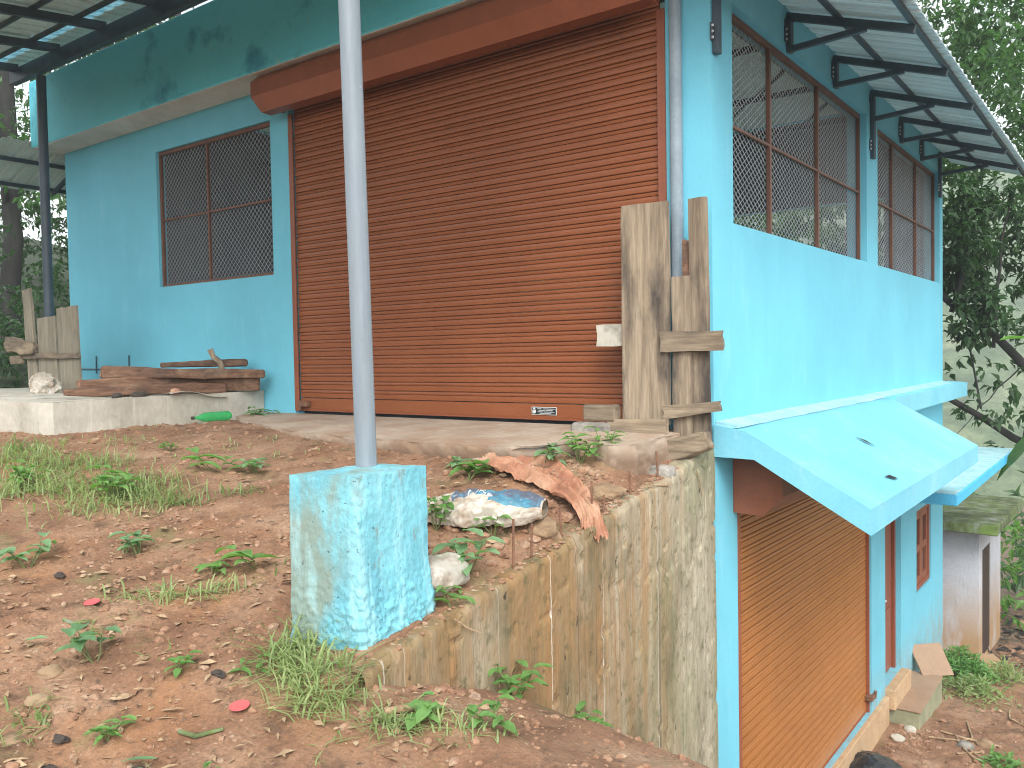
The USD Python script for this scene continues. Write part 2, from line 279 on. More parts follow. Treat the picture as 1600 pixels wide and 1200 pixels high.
M['dull_bag'] = look('grey_torn_sack', [(0.3, (.30, .27, .22)), (0.7, (.50, .46, .41))], scale=9, rough=.6, bump=.4, bscale=40, extra=[dict(color=(.22, .14, .085), scale=7, lo=.48, hi=.66, amt=.8)])
M['bag_blue'] = look('blue_print', [(0.36, (.06, .07, .09)), (0.48, (.10, .12, .16)), (0.54, (.06, .19, .27)), (0.75, (.14, .30, .37))], scale=3.2, rough=.4, bump=.2, extra=[dict(color=(.6, .6, .58), scale=14, lo=.62, hi=.68, amt=.8)])
M['bag_ink'] = flat('pale_lettering', (.62, .68, .74), .5)
M['orange_cloth'] = look('orange_crumpled_sacking', [(0.3, (.25, .095, .055)), (0.5, (.37, .175, .10)), (0.75, (.45, .29, .19))], scale=5, rough=.75, bump=.4, bscale=60)
M['pink_cloth'] = flat('dull_pink_cloth', (.42, .14, .12), .8)
M['pack_grey'] = flat('grey_blue_print', (.20, .28, .38), .4)
M['bottle_green'] = usdkit.material(stage, '/World/Looks/green_plastic', {'p': ('principled_bsdf', {'base_color': (.10, .60, .22), 'roughness': .10, 'transmission_weight': .8, 'ior': 1.15})}, [], surface='p.BSDF')
M['pink_lid'] = flat('pink_red_plastic', (.52, .10, .10), .6)
M['char'] = look('charred_bits', [(0.3, (.022, .018, .016)), (0.7, (.075, .055, .042))], scale=30, rough=.9, bump=.8, bscale=90)
M['black_plastic'] = look('black_plastic', [(0.3, (.008, .008, .009)), (0.7, (.018, .018, .019))], scale=6, rough=.28, bump=.3, bscale=14)
M['fringe'] = flat('frayed_pale_edge', (.38, .30, .27), .8)
M['dark'] = flat('black_plate', (.012, .014, .016), .4)
M['silver'] = flat('silver_print', (.55, .56, .55), .35)
M['doorwood'] = look('red_brown_door', [(0.3, (.17, .045, .022)), (0.7, (.23, .068, .034))], scale=12, rough=.42, bump=.2, bscale=60, stretch=(1, 1, .1))
M['darkdoor'] = flat('dark_brown_door', (.035, .016, .012), .6)
M['tan_sill'] = look('tan_plaster', [(0.3, (.38, .24, .13)), (0.7, (.50, .34, .20))], scale=5, rough=.85, bump=.4, bscale=40)
M['step'] = look('brown_step_tile', [(0.3, (.26, .16, .10)), (0.7, (.34, .22, .14))], scale=3, rough=.7, bump=.3, bscale=40, extra=[dict(color=MUD, scale=6, lo=.45, hi=.7, amt=.6)])
M['step_front'] = look('green_grey_step_face', [(0.3, (.20, .20, .12)), (0.7, (.30, .29, .18))], scale=4, rough=.8, bump=.4, bscale=40)
M['greywall'] = look('grey_washed_plaster', [(0.3, (.40, .40, .43)), (0.7, (.50, .50, .53))], scale=1.6, rough=.85, bump=.4, bscale=40, extra=[
    dict(color=(.34, .20, .09), scale=2.0, stretch=(2.2, 2.2, .5), lo=.25, hi=.5, amt=.95, axis=('z', -3.0, -4.0)), dict(color=(.22, .19, .15), scale=6, stretch=(2, 2, .4), lo=.56, hi=.72, amt=.6)])
M['moss'] = look('mossy_slab', [(0.3, (.055, .065, .035)), (0.5, (.12, .15, .055)), (0.7, (.26, .28, .24))], scale=5, rough=.95, bump=.9, bscale=40, bdist=.01, extra=[dict(color=(.14, .22, .04), scale=3, lo=.5, hi=.66, amt=.7)])
M['glass'] = usdkit.material(stage, '/World/Looks/dark_pane', {'p': ('principled_bsdf', {'base_color': (.02, .025, .025), 'roughness': .08})}, [], surface='p.BSDF')
M['hill'] = look('forest_hillside', [(0.3, (.045, .075, .035)), (0.5, (.10, .14, .07)), (0.7, (.20, .23, .13))], scale=.12, detail=8, rough=.95, bump=1.0, bscale=1.0, bdist=.6, var=.4)

# ------------------------------------------------------------------ ground
def sst(t): t = np.clip(t, 0, 1); return t*t*(3-2*t)
RY = [-30, -10, -5.5, -4.2, -3.6, -3.2, -2.55, -2.2, -1.8, -.95, 0, 1, 2, 3, 4.8, 8, 9, 14, 24, 45, 70]
RZ = [-3, -1.6, -1.08, -.9, -.80, -.76, -.97, -1.2, -1.44, -1.97, -2.6, -3.2, -3.6, -3.72, -3.78, -4.05, -4.3, -4.6, -7, -12, -14]
def ground_z(x, y):
    x = np.asarray(x, float); y = np.asarray(y, float)
    k = .232*np.clip(1+x/5.0, .03, 1.1)
    ye = np.minimum(y, 0); ye = np.maximum(ye, -4.2)+.5*np.minimum(ye+4.2, 0)
    zu = -.13+.014*np.clip(-x, 0, 5)+k*np.minimum(ye+.9, 0)+.22*np.clip(-10.5-x, 0, 40)*(1-sst((y-13)/14))
    zu = np.where((y > -3.4) & (y < .05) & (x > -2), np.minimum(zu, -.137+.165*y+.015+.42*np.maximum(0, -.125-x)), zu)
    zr = np.interp(y, RY, RZ)-.05*np.clip(x, 0, 3)-.12*np.clip(x-4, 0, 40)
    wd = np.interp(y, [-4.1, -3.35], [.8, .02]); w = sst((x+.06+wd)/(2*wd))
    z = zu*(1-w)+zr*w
    back = (y > .05) & (x < -.02); west = sst((-9.3-x)/3.0)*(1-sst((y-14)/25))
    zb = np.where(y < 8.3, -4.6, np.interp(y, RY, RZ))
    zb = np.where(x < -8.98, np.where(y < 8.3, zu, zb*(1-west)+zu*west), zb)
    bank = .25*np.clip(-y-13, 0, 8)*(1-sst((x-6)/10))   # wooded bank behind the viewer
    return np.where(back, zb, z)+bank
def gz(x, y):
    x = np.asarray(x, float); y = np.asarray(y, float); P = np.stack([x, y, np.zeros_like(x)], -1)
    big = fbm(P*1.7, 3, 3)*.07; med = fbm(P*7, 3, 5)*.045; fine = np.abs(fbm(P*24, 3, 9))*.045
    path = sst((fbm(P*.9, 2, 12)+.05)/.15)
    return ground_z(x, y)+big+med*(.4+.8*path)+fine*(.3+.9*path)-.008
def grow(a, step, lim, f=1.25):
    out = [a]
    while abs(out[-1]) < lim: out.append(out[-1]+step); step *= f
    return out[1:]
gx = np.r_[grow(-6.6, -.06, 150)[::-1], np.arange(-6.6, -.1, .025), [-.085, -.075, -.045, -.035], np.arange(-.02, 1.6, .022), grow(1.6, .05, 200)]
gy = np.r_[grow(-4.6, -.06, 60)[::-1], np.arange(-4.6, .04, .025), [.045, .06], np.arange(.1, 2.5, .1), np.arange(2.5, 9.2, .035), grow(9.2, .07, 90)]
GX, GY = np.meshgrid(gx, gy, indexing='ij'); GZ = gz(GX, GY)
nx, ny = GX.shape; idx = np.arange(nx*ny).reshape(nx, ny)
GF = np.stack([idx[:-1, :-1], idx[1:, :-1], idx[1:, 1:], idx[:-1, 1:]], -1).reshape(-1, 4)
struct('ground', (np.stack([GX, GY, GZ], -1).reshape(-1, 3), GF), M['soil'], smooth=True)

# the far side of the valley, forested and pale with mist
hx = np.linspace(-160, 190, 150); hy = np.linspace(60, 260, 90); HX, HY = np.meshgrid(hx, hy, indexing='ij')
P = np.stack([HX, HY, 0*HX], -1)
HZ = -16+sst((HY-62)/170)*(52+26*fbm(P*.011, 3, 4)*2)+fbm(P*.07, 4, 6)*9+fbm(P*.35, 2, 8)*3.2
idx = np.arange(HX.size).reshape(HX.shape)
struct('hillside', (np.stack([HX, HY, HZ], -1).reshape(-1, 3), np.stack([idx[:-1, :-1], idx[1:, :-1], idx[1:, 1:], idx[:-1, 1:]], -1).reshape(-1, 4)), M['hill'], smooth=True)
# mist
hz = trimesh.creation.box(bounds=[(-185, -75, -20), (225, 290, 75)])
hazem = usdkit.material(stage, '/World/Looks/mist', {'v': ('principled_volume', {'color': (.90, .95, .95), 'density': 0.0012, 'anisotropy': 0.1})}, [], volume='v.volume')
put(None, 'haze', hz, hazem, kind='stuff')

# ------------------------------------------------------------------ the building
BX0, BY1 = -8.945, 8.165
B = thing('cyan_building', 'two storey cyan painted building with brown roller shutters and wire mesh windows', 'building', (-4.5, 4.0, 0))
WIN = (-6.81, 1.38, -4.72, 2.936); SH = (-4.43, -0.02, -.335, 3.0)
put(B, 'front_wall', wall_y(BX0, 0, -.163, 4.1, [WIN, (SH[0], -.17, SH[2], 3.2)], 0, .11), M['wall'])
put(B, 'plinth', bx(BX0, -.225, .004, .2, -4.4, -.165, .002), M['plaster'])
S1 = (.376, 1.44, 4.008, 3.0); S2 = (4.457, 1.44, 7.945, 3.0)
put(B, 'side_wall', wall_x(.11, BY1, -.16, 4.1, [S1, S2], -.2, 0), M['wall'])
LSH = (.40, -3.45, 4.15, -.40); LD = (4.75, -3.38, 5.53, -1.35); LW = (6.4, -2.68, 7.335, -1.6)
put(B, 'lower_wall', wall_x(0.0, BY1, -4.35, -.163, [LSH, LD, LW], -.22, 0), M['wall'])
put(B, 'west_wall', wall_x(.112, BY1, -4.4, 4.1, [], BX0, BX0+.2), M['wall'])
put(B, 'rear_wall', wall_y(BX0+.2, -.2, -4.4, 4.1, [(-7.6, 1.3, -4.6, 2.75), (-3.9, 1.3, -.75, 2.75)], BY1-.2, BY1), M['wall'])
put(B, 'floor_slab', bx(BX0+.2, -.2, .2, BY1-.2, -.16, 0, .002), M['plaster'])
put(B, 'inner_plaster', cat_(
    wall_x(.125, BY1-.21, .003, 4.05, [S1, S2], -.212, -.203), wall_y(BX0+.22, -.22, .003, 4.05, [WIN, (SH[0], 0, SH[2], 3.2)], .113, .122),
    wall_x(.21, BY1-.21, .003, 4.05, [], BX0+.203, BX0+.212), wall_y(BX0+.22, -.22, .003, 4.05, [(-7.6, 1.3, -4.6, 2.75), (-3.9, 1.3, -.75, 2.75)], BY1-.212, BY1-.203)), M['plaster'])
put(B, 'hall_roof', cat_(bx(BX0-.3, .15, .21, BY1+.3, 4.105, 4.15)), M['sheet_under'])
for yy in np.arange(1.2, 8, 1.7): put(B, 'roof_truss', cat_(bar((BX0+.22, yy, 3.55), (-.22, yy, 3.55), .06, .06), *[bar((a, yy, 3.55), (a+.7, yy, 4.08), .04, .04) for a in np.arange(BX0+.5, -1.2, 1.4)]), M['steel'])
fas = noisy(bx(-9.0, -.02, -.398, -.003, 3.252, 4.085, .012), .004, 1.5, 2, sub=.35)
put(B, 'fascia_beam', fas, M['fascia'], smooth=25)
put(B, 'soffit', bx(-8.99, -.03, -.388, -.004, 3.244, 3.2505, .001), M['soffit'])
put(B, 'kerb', bx(-.24, .05, .405, 4.72, -4.1, -3.455, .008), M['tan_sill'])

def wire_mesh_lines(a0, a1, z0, z1, w, h, r):
    segs = []
    for s in (1, -1):
        # s*(a/w)+(z/h)=n
        c = [s*a/w+z/h for a in (a0, a1) for z in (z0, z1)]
        for n in range(math.ceil(min(c)), math.floor(max(c))+1):
            pts = []
            for a in (a0, a1):
                z = h*(n-s*a/w)
                if z0 <= z <= z1: pts.append((a, z))
            for z in (z0, z1):
                a = s*w*(n-z/h)
                if a0 < a < a1: pts.append((a, z))
            if len(pts) >= 2:
                p, q = pts[0], max(pts, key=lambda t: abs(t[0]-pts[0][0])+abs(t[1]-pts[0][1]))
                if abs(p[0]-q[0])+abs(p[1]-q[1]) > .02: segs.append((p, q, s))
    return segs
def wire_panel(axis, pos, a0, a1, z0, z1, w, h, r):
    ms = []
    for p, q, s in wire_mesh_lines(a0, a1, z0, z1, w, h, r):
        o = pos+s*r*.9
        P, Q = ((p[0], o, p[1]), (q[0], o, q[1])) if axis == 'y' else ((o, p[0], p[1]), (o, q[0], q[1]))
        ms.append(tube([P, Q], r, 4, cap=False))
    return cat_(*ms)
# front window
fy = .055
w = put(B, 'window', cat_(bx(WIN[0], WIN[0]+.03, fy-.02, fy+.02, WIN[1], WIN[3]), bx(WIN[2]-.03, WIN[2], fy-.02, fy+.02, WIN[1], WIN[3]),
        bx(WIN[0]+.03, WIN[2]-.03, fy-.02, fy+.02, WIN[3]-.04, WIN[3]), bx(WIN[0]+.03, WIN[2]-.03, fy-.02, fy+.02, WIN[1], WIN[1]+.03)), M['redframe'])
put(w, 'mullion', bx(-5.893, -5.868, fy-.015, fy+.015, WIN[1]+.03, WIN[3]-.04), M['redframe'])
for a, b in ((WIN[0]+.03, -5.893), (-5.868, WIN[2]-.03)): put(w, 'cross_bar', bx(a, b, fy-.012, fy+.012, 2.14, 2.162), M['redframe'])
put(w, 'wire_mesh', wire_panel('y', fy+.028, WIN[0], WIN[2], WIN[1], WIN[3], .0655, .067, .0031), M['wire'])
# side windows
for S, mull in ((S1, (1.338, 2.588)), (S2, (5.45, 6.75))):
    fx = -.085; a0, z0, a1, z1 = S
    w = put(B, 'window', cat_(bx(fx-.02, fx+.02, a0, a0+.02, z0, z1), bx(fx-.02, fx+.02, a1-.02, a1, z0, z1),
            bx(fx-.02, fx+.02, a0+.02, a1-.02, z1-.045, z1), bx(fx-.02, fx+.02, a0+.02, a1-.02, z0, z0+.015)), M['redframe'])
    e = [a0+.02, *[v for m_ in mull for v in (m_-.016, m_+.016)], a1-.02]
    for m_ in mull: put(w, 'mullion', bx(fx-.018, fx+.018, m_-.016, m_+.016, z0+.015, z1-.045), M['redframe'])
    for a, b in zip(e[::2], e[1::2]): put(w, 'cross_bar', bx(fx-.014, fx+.014, a, b, 2.17, 2.192), M['redframe'])
    put(w, 'wire_mesh', wire_panel('x', fx-.028, a0, a1, z0, z1, (.088), .055, .0034), M['wire'])

# roller shutters
def slat_profile(h, t=.012):
    f = h*.66
    return [(.004, 0.004), (-.004, .0065), (-.0075, f*.25), (-.009, f*.55), (-.0075, f*.85), (-.003, f*.93), (.012, f*.94), (.012, f*1.0), (-.004, f*1.015), (-.008, (f+h)/2), (-.004, h*.955), (.012, h*.96), (.012, h+.003), (.018, h+.003), (.018, 0.004)]
def shutter(name, a0, a1, zb, zt, axis, pos, rail, mat, frame_mat, pitch=.081):
    # axis 'y': faces -y; axis 'x': faces +x
    f = -1 if axis == 'y' else 1
    mk = (lambda pr: prism_x([(pos+p, z) for p, z in pr], a0, a1)) if axis == 'y' else (lambda pr: prism_y([(pos-p, z) for p, z in pr][::-1], a0, a1))
    sh = put(B, name, mk([(-.004, zb+.012), (-.007, zb+.03), (-.007, zb+rail-.012), (.0, zb+rail-.002), (.014, zb+rail-.002), (.014, zb+.012)]), mat)
    put(sh, 'bottom_edge', mk([(-.014, zb), (-.014, zb+.0115), (.014, zb+.0115), (.014, zb)]), frame_mat)
    n = int((zt-zb-rail)/pitch)+1
    for i in range(n):
        z = zb+rail+i*pitch
        put(sh, 'slat', mk([(p, z+q) for p, q in slat_profile(pitch)]), mat)
    return sh
sh = shutter('roller_shutter', -4.375, -.395, .006, 3.0, 'y', .030, .127, M['brown'], M['brown2'])
for a, b in ((-4.43, -4.372), (-.398, -.335)): put(sh, 'guide', cat_(bx(a, b, -.012, .006, .004, 2.93, .003), bx(a if a < -1 else b-.012, a+.012 if a < -1 else b, .006, .05, .004, 2.93, .002)), M['brown2'])
put(sh, 'hood', prism_x([(-.004, 3.242), (-.30, 3.242), (-.385, 3.169), (-.385, 3.03), (-.265, 2.912), (-.155, 2.905), (-.15, 2.912), (-.255, 2.92), (-.375, 3.035), (-.375, 3.165), (-.297, 3.232), (-.004, 3.232)], -4.5, -.31), M['brown2'])
put(sh, 'hood_plate', prism_x([(-.006, 3.23), (-.294, 3.23), (-.37, 3.165), (-.37, 3.035), (-.25, 2.93), (-.006, 2.96)], -4.492, -4.48), M['brown2'])
put(sh, 'lock', cat_(bx(-4.372, -4.22, -.035, .018, .05, .105, .006), tube([(-4.33, -.04, .06), (-4.33, -.03, .02)], .014, 10)), M['rust'])
pl = put(sh, 'nameplate', bx(-1.549, -1.311, .0165, .0215, .045, .108, .002), M['silver'])
put(pl, 'plate_face', bx(-1.543, -1.317, .0145, .0166, .050, .103, .001), M['dark'])
em = trimesh.creation.cylinder(radius=.017, height=.002, sections=20); em.apply_transform(trimesh.transformations.rotation_matrix(math.pi/2, [1, 0, 0])); em.apply_translation((-1.522, .0135, .072))
em2 = trimesh.creation.cylinder(radius=.010, height=.002, sections=16); em2.apply_transform(trimesh.transformations.rotation_matrix(math.pi/2, [1, 0, 0])); em2.apply_translation((-1.522, .0135, .092))
put(pl, 'emblem', cat_(em, em2), M['silver'])
ln = []
for (z, segs) in ((.093, ((-1.49, -1.452), (-1.436, -1.328))), (.080, ((-1.478, -1.42), (-1.412, -1.345))), (.069, ((-1.49, -1.44), (-1.432, -1.33))), (.058, ((-1.47, -1.36),))):
    for a, b in segs: ln.append(bx(a, b, .0130, .0146, z-.0022, z+.0022, .0004))
put(pl, 'print_line', cat_(*ln), M['silver'])
lsh = shutter('lower_roller_shutter', .478, 4.12, -3.445, -.42, 'x', -.06, .127, M['orange_shutter'], M['brown2'])
for a, b in ((.402, .476), (4.122, 4.148)): put(lsh, 'guide', bx(-.075, -.004 if a < 1 else -.02, a, b, -3.45, -.42, .003), M['brown2'])
put(lsh, 'hood', prism_y([(.004, -.235), (.20, -.235), (.355, -.37), (.355, -.50), (.217, -.639), (.004, -.632)], .33, 4.2), M['brown2'])
put(lsh, 'hood_plate', prism_y([(.003, -.232), (.205, -.232), (.361, -.367), (.361, -.503), (.219, -.645), (.003, -.638)], .322, .3297), M['brown2'])
put(lsh, 'lock', cat_(bx(-.05, .03, 4.06, 4.20, -3.30, -3.25, .006), tube([(.02, 4.19, -3.3), (.03, 4.19, -3.22)], .016, 10)), M['rust'])

# ledge, sloping canopy and door canopy
can = prism_y([(.003, .020), (.236, -.018), (1.03, -.466), (1.03, -.632), (.289, -.205), (.003, -.200)], -.02, 4.106)
put(B, 'sloping_canopy', noisy(can, .004, 1.6, 4, sub=.3), M['slab_top'], smooth=20)
for c, a in (((.60, 1.55, -.256), .4), ((.93, .95, -.442), 1.2)):
    lf = rotz(trimesh.Trimesh([(-.09, 0, 0), (0, .025, .006), (.09, 0, 0), (0, -.025, .006)], [(0, 2, 1), (0, 3, 2)]), a); lf.apply_transform(trimesh.transformations.rotation_matrix(.51, [0, 1, 0])); lf.apply_translation(np.array(c)+(0, 0, .045))
    solo('fallen_leaf', lf, M['bark'], 'dark narrow leaf lying high on the sloping cyan canopy' if a < 1 else 'dark narrow leaf lying near the lower edge of the sloping cyan canopy', 'leaf')
put(B, 'ledge', noisy(prism_y([(.003, .022), (.262, .004), (.262, -.195), (.003, -.195)], 4.109, 8.55), .003, 2, 5, sub=.3), M['slab_top'], smooth=20)
put(B, 'ledge_screed', noisy(prism_y([(.002, .042), (.16, .012), (.16, .0), (.002, .0)], .02, 8.1), .006, 5, 6, sub=.12), M['ledge'], smooth=25)
put(B, 'door_canopy', noisy(bx(.003, .83, 4.2, 9.0, -1.115, -1.0, .008), .003, 2, 7, sub=.3), M['sideslab'], smooth=20)
put(B, 'door_canopy_top', bx(.02, .815, 4.21, 8.99, -.9985, -.990, .002), M['ledge'])
# door
d = put(B, 'door', cat_(bx(-.14, -.10, LD[0]+.055, LD[2]-.055, LD[1]+.01, LD[3]-.055)), M['doorwood'])
put(d, 'door_frame', cat_(bx(-.16, -.06, LD[0], LD[0]+.055, LD[1], LD[3]), bx(-.16, -.06, LD[2]-.055, LD[2], LD[1], LD[3]), bx(-.16, -.06, LD[0]+.055, LD[2]-.055, LD[3]-.055, LD[3])), M['doorwood'])
for z0, z1 in ((-3.2, -2.6), (-2.45, -1.55)): put(d, 'panel', bx(-.1, -.088, LD[0]+.16, LD[2]-.16, z0, z1, .01), M['doorwood'])
put(d, 'handle', tube([(-.1, 4.87, -2.42), (-.05, 4.87, -2.42), (-.045, 4.98, -2.43)], .012, 8), M['silver'])
put(B, 'door_sill', noisy(bx(-.2, .11, 4.742, 5.56, -3.62, -3.384, .012), .004, 6, 3, sub=.1), M['tan_sill'])
# lower window with wooden shutters
w = put(B, 'window', cat_(bx(-.12, -.02, LW[0], LW[0]+.06, LW[1], LW[3]), bx(-.12, -.02, LW[2]-.06, LW[2], LW[1], LW[3]), bx(-.12, -.02, LW[0]+.06, LW[2]-.06, LW[3]-.06, LW[3]), bx(-.12, -.02, LW[0]+.06, LW[2]-.06, LW[1], LW[1]+.06)), M['doorwood'])
for a, b in ((LW[0]+.062, 6.866), (6.87, LW[2]-.062)):
    put(w, 'sash', cat_(bx(-.09, -.035, a, a+.09, LW[1]+.062, LW[3]-.062), bx(-.09, -.035, b-.09, b, LW[1]+.062, LW[3]-.062), bx(-.09, -.035, a+.09, b-.09, LW[1]+.062, LW[1]+.16), bx(-.09, -.035, a+.09, b-.09, LW[3]-.15, LW[3]-.062), bx(-.09, -.035, a+.09, b-.09, -2.19, -2.10)), M['doorwood'])
    for z0, z1 in ((LW[1]+.16, -2.19), (-2.10, LW[3]-.15)): put(w, 'pane', bx(-.07, -.062, a+.09, b-.09, z0, z1, .001), M['glass'])
# conduit on the front wall
put(B, 'wall_wire', cat_(tube([(-8.75, -.012, .437), (-7.3, -.012, .43)], .008, 6), tube([(-8.29, -.014, .60), (-8.30, -.014, .38)], .008, 6), tube([(-7.51, -.014, .60), (-7.517, -.014, .44)], .008, 6)), M['steel'])
put(B, 'down_pipe', tube([(-.232, -.055, -.1), (-.232, -.055, 3.24)], .043, 16), M['pvc'], smooth=40)
# small stub under the soffit
# ------------------------------------------------------------------ awning along the side
A = thing('side_awning', 'pale corrugated sheet awning on dark steel brackets along the right side wall', 'awning', (0, 4, 3.1))
BR = [(.056, 2.55), (1.538, 2.955), (2.825, 2.975), (4.177, 2.55), (5.508, 2.965), (6.662, 2.952), (7.86, 2.642), (8.12, 2.95)]
ZA = lambda x: 3.255-.345*x
for y, zb in BR[:-1]:
    b = put(A, 'bracket', bar((0, y, ZA(0)), (.97, y, ZA(.97)), .05, .06), M['steel'])
    put(b, 'bracket_leg', bx(.003, .045, y-.035, y+.035, zb, 3.215), M['steel'])
    zs = max(zb+.03, 2.97); put(b, 'bracket_strut', bar((.045, y, zs), (.62, y, ZA(.62)-.03), .045, .045), M['steel'])
    put(b, 'bracket_plate', bx(.002, .012, y-.07, y-.035, zb+.08, zb+.2), M['steel']); put(b, 'bracket_plate', bx(.002, .012, y-.065, y-.035, 3.14, 3.22), M['steel'])
    for q in (.1, .14, .18): put(b, 'bolt', tube([(.0, y-.052, zb+q), (.022, y-.052, zb+q)], .009, 8), M['silver'])
for xx in (.40, .955): put(A, 'purlin', bx(xx-.02, xx+.02, -.7, 8.98, ZA(xx)+.027, ZA(xx)+.062), M['steel'])
def corr_sheet(a0, a1, length, z_of, x0, pitch=.2, h=.028, axis='y', over=0):
    """trapezoid-ribbed sheet: ribs run along x from x0 to x0+length; repeats along y from a0 to a1"""
    prof = []; a = a0
    while a < a1-1e-6:
        for da, dz in ((0, 0), (.055, 0), (.075, h), (.105, h), (.125, 0), (.16, 0), (.165, .006), (.175, .006), (.18, 0)): prof.append((a+da*pitch/.2, dz))
        a += pitch
    prof.append((a1, 0)); prof = np.array(prof); t = .003
    V = []; xs = (x0, x0+length)
    for xx in xs:
        for dt in (0, t):
            V.append(np.c_[np.full(len(prof), xx), prof[:, 0], z_of(xx)+prof[:, 1]+dt])
    n = len(prof); V = np.vstack(V); F = []
    for i in range(n-1):
        F += [(i, i+1, 2*n+i+1, 2*n+i), (n+i, 3*n+i, 3*n+i+1, n+i+1), (i, n+i, n+i+1, i+1), (2*n+i, 2*n+i+1, 3*n+i+1, 3*n+i)]
    return (V, np.array(F))
edges = np.linspace(-.75, 9.02, 11)
for i in range(10): put(A, 'roof_sheet', corr_sheet(edges[i], edges[i+1]+.0, 1.09, lambda x, q=i: ZA(x)+.066+.0015*(q % 2), -.03, pitch=(edges[1]-edges[0])/5), M['sheet'])
# ------------------------------------------------------------------ shelter over the yard
Sx = thing('yard_shelter', 'dark steel yard shelter roofed with grey green sheets on slim posts', 'shelter', (-4, -2, 0))
RS = .125
ZR = lambda y: 4.03+RS*(y+.8)
put(Sx, 'beam', bx(-8.45, .2, -.86, -.78, 3.83, 3.99, .004), M['steel'])
put(Sx, 'beam', bx(-8.45, .2, -3.03, -2.95, ZR(-2.98)-.22, ZR(-2.98)-.04, .004), M['steel'])
for xx in (-8.4, -7.375, -6.374, -5.4, -4.4, -3.4, -2.4, -1.4, -.3): put(Sx, 'rafter', bar((xx, -3.35, ZR(-3.35)), (xx, -.78, ZR(-.78)), .06, .085), M['steel'])
for yy in (-3.35, -3.1, -2.55, -2.0, -1.5, -1.05): put(Sx, 'purlin', bar((-8.6, yy, ZR(yy)+.062), (.2, yy, ZR(yy)+.062), .04, .04), M['steel'])
xe = np.linspace(-8.65, .25, 10)
def ysheet(x0, x1, ya, yb):
    V, F = corr_sheet(x0, x1, yb-ya, lambda y: ZR(y)+.086, ya, pitch=(x1-x0)/5)
    V = np.c_[V[:, 1], V[:, 0], V[:, 2]]; return (V, F[:, ::-1])
for i in range(9): put(Sx, 'roof_sheet', ysheet(xe[i], xe[i+1], -3.45, -1.06), M['sheet_under'])
for i in range(9): put(Sx, 'clear_sheet', ysheet(xe[i], xe[i+1], -1.058, -.872), M['clear_sheet'])
for i in range(9): put(Sx, 'roof_sheet', ysheet(xe[i], xe[i+1], -.870, -.43), M['sheet_under'])
put(Sx, 'post', tube([(-7.755, -.82, .2), (-7.745, -.82, 3.80)], .052, 14), M['steel'], smooth=40)
put(Sx, 'post', tube([(-.300, -2.965, .0), (-.365, -2.97, ZR(-2.98)-.2)], .0455, 24), M['pipe'], smooth=40, label='pale grey round steel pipe post')
# the matching awning on the far left side
Lt = thing('lean_to_roof', 'low grey green sheet awning past the left end of the building', 'awning', (-9, 1, 3))
ed2 = np.linspace(-.75, 8.45, 10)
for i in range(9):
    V, F = corr_sheet(ed2[i], ed2[i+1], 1.15, lambda x, q=i: ZA(x)+.066+.0015*(q % 2), .0, pitch=(ed2[1]-ed2[0])/5)
    V = V.copy(); V[:, 0] = BX0-.02-V[:, 0]; put(Lt, 'roof_sheet', (V, F[:, ::-1]), M['sheet_under'])
for d_ in (.40, 1.0): put(Lt, 'purlin', bx(BX0-d_-.02, BX0-d_+.02, -.72, 8.4, ZA(d_)+.012, ZA(d_)+.062), M['steel'])
for y in (.3, 1.7, 3.1, 4.5, 5.9, 7.3):
    put(Lt, 'bracket', cat_(bar((BX0, y, ZA(0)-.015), (BX0-1.0, y, ZA(1.0)-.015), .045, .05), bx(BX0-.045, BX0-.003, y-.03, y+.03, 2.9, 3.2), bar((BX0-.045, y, 2.95), (BX0-.62, y, ZA(.62)-.04), .035, .035)), M['steel'])

# ------------------------------------------------------------------ retaining wall, pedestal, platform, apron
wtop = lambda y: -.137+.165*y
def retaining_wall():
    ys = np.arange(-.004, -3.30, -.011)
    bw, off, fin = [], [], []
    y = 0.0; rr = np.random.default_rng(21)
    while y > -3.4:
        wd = rr.uniform(.09, .21); bw.append((y, y-wd)); off.append(rr.normal(0, .0035)); y -= wd
    def offs(yy):
        o = np.zeros_like(yy)
        for (a, b), f in zip(bw, off):
            m = (yy <= a) & (yy > b); o[m] = f
            o += np.where(np.abs(yy-a) < .007, -.005, 0)
        return o
    nz = 130; V = []; tt = np.linspace(0, 1, nz)
    top = wtop(ys)+.018*fbm(np.c_[ys*5, ys*0, ys*0+3], 3, 2)*2
    Y = np.repeat(ys[:, None], nz, 1); Z = -4.2+(top[:, None]+4.2)*tt[None, :]**.6
    P = np.stack([Y*0, Y, Z], -1)
    X = .008+offs(Y[:, 0])[:, None]+fbm(P*np.array([1, 5, 1.2]), 4, 3)*.012+fbm(P*30, 2, 5)*.006-.012*(fbm(P*9, 2, 15) > .21)
    ed = np.clip((Z-(top[:, None]-.03))/.03, 0, 1); X -= .018*ed**2
    G1 = np.stack([X, Y, Z], -1)
    nt = 9; xt = np.linspace(0, 1, nt)
    XT = X[:, -1:]*(1-xt)-.125*xt; YT = np.repeat(ys[:, None], nt, 1)
    ZT = top[:, None]+fbm(np.stack([XT, YT, XT*0], -1)*16, 3, 6)*.02*(xt > 0)
    ZT[:, -1] = -1.6
    G = np.concatenate([G1, np.stack([XT, YT, ZT], -1)[:, 1:]], 1); n, m = G.shape[:2]
    idx = np.arange(n*m).reshape(n, m)
    F = np.stack([idx[:-1, :-1], idx[:-1, 1:], idx[1:, 1:], idx[1:, :-1]], -1).reshape(-1, 4)[:, ::-1]
    return (G.reshape(-1, 3), F)
rw = solo('retaining_wall', retaining_wall(), M['concrete'], 'board marked stained concrete retaining wall sloping down from the building corner', 'wall', smooth=30)

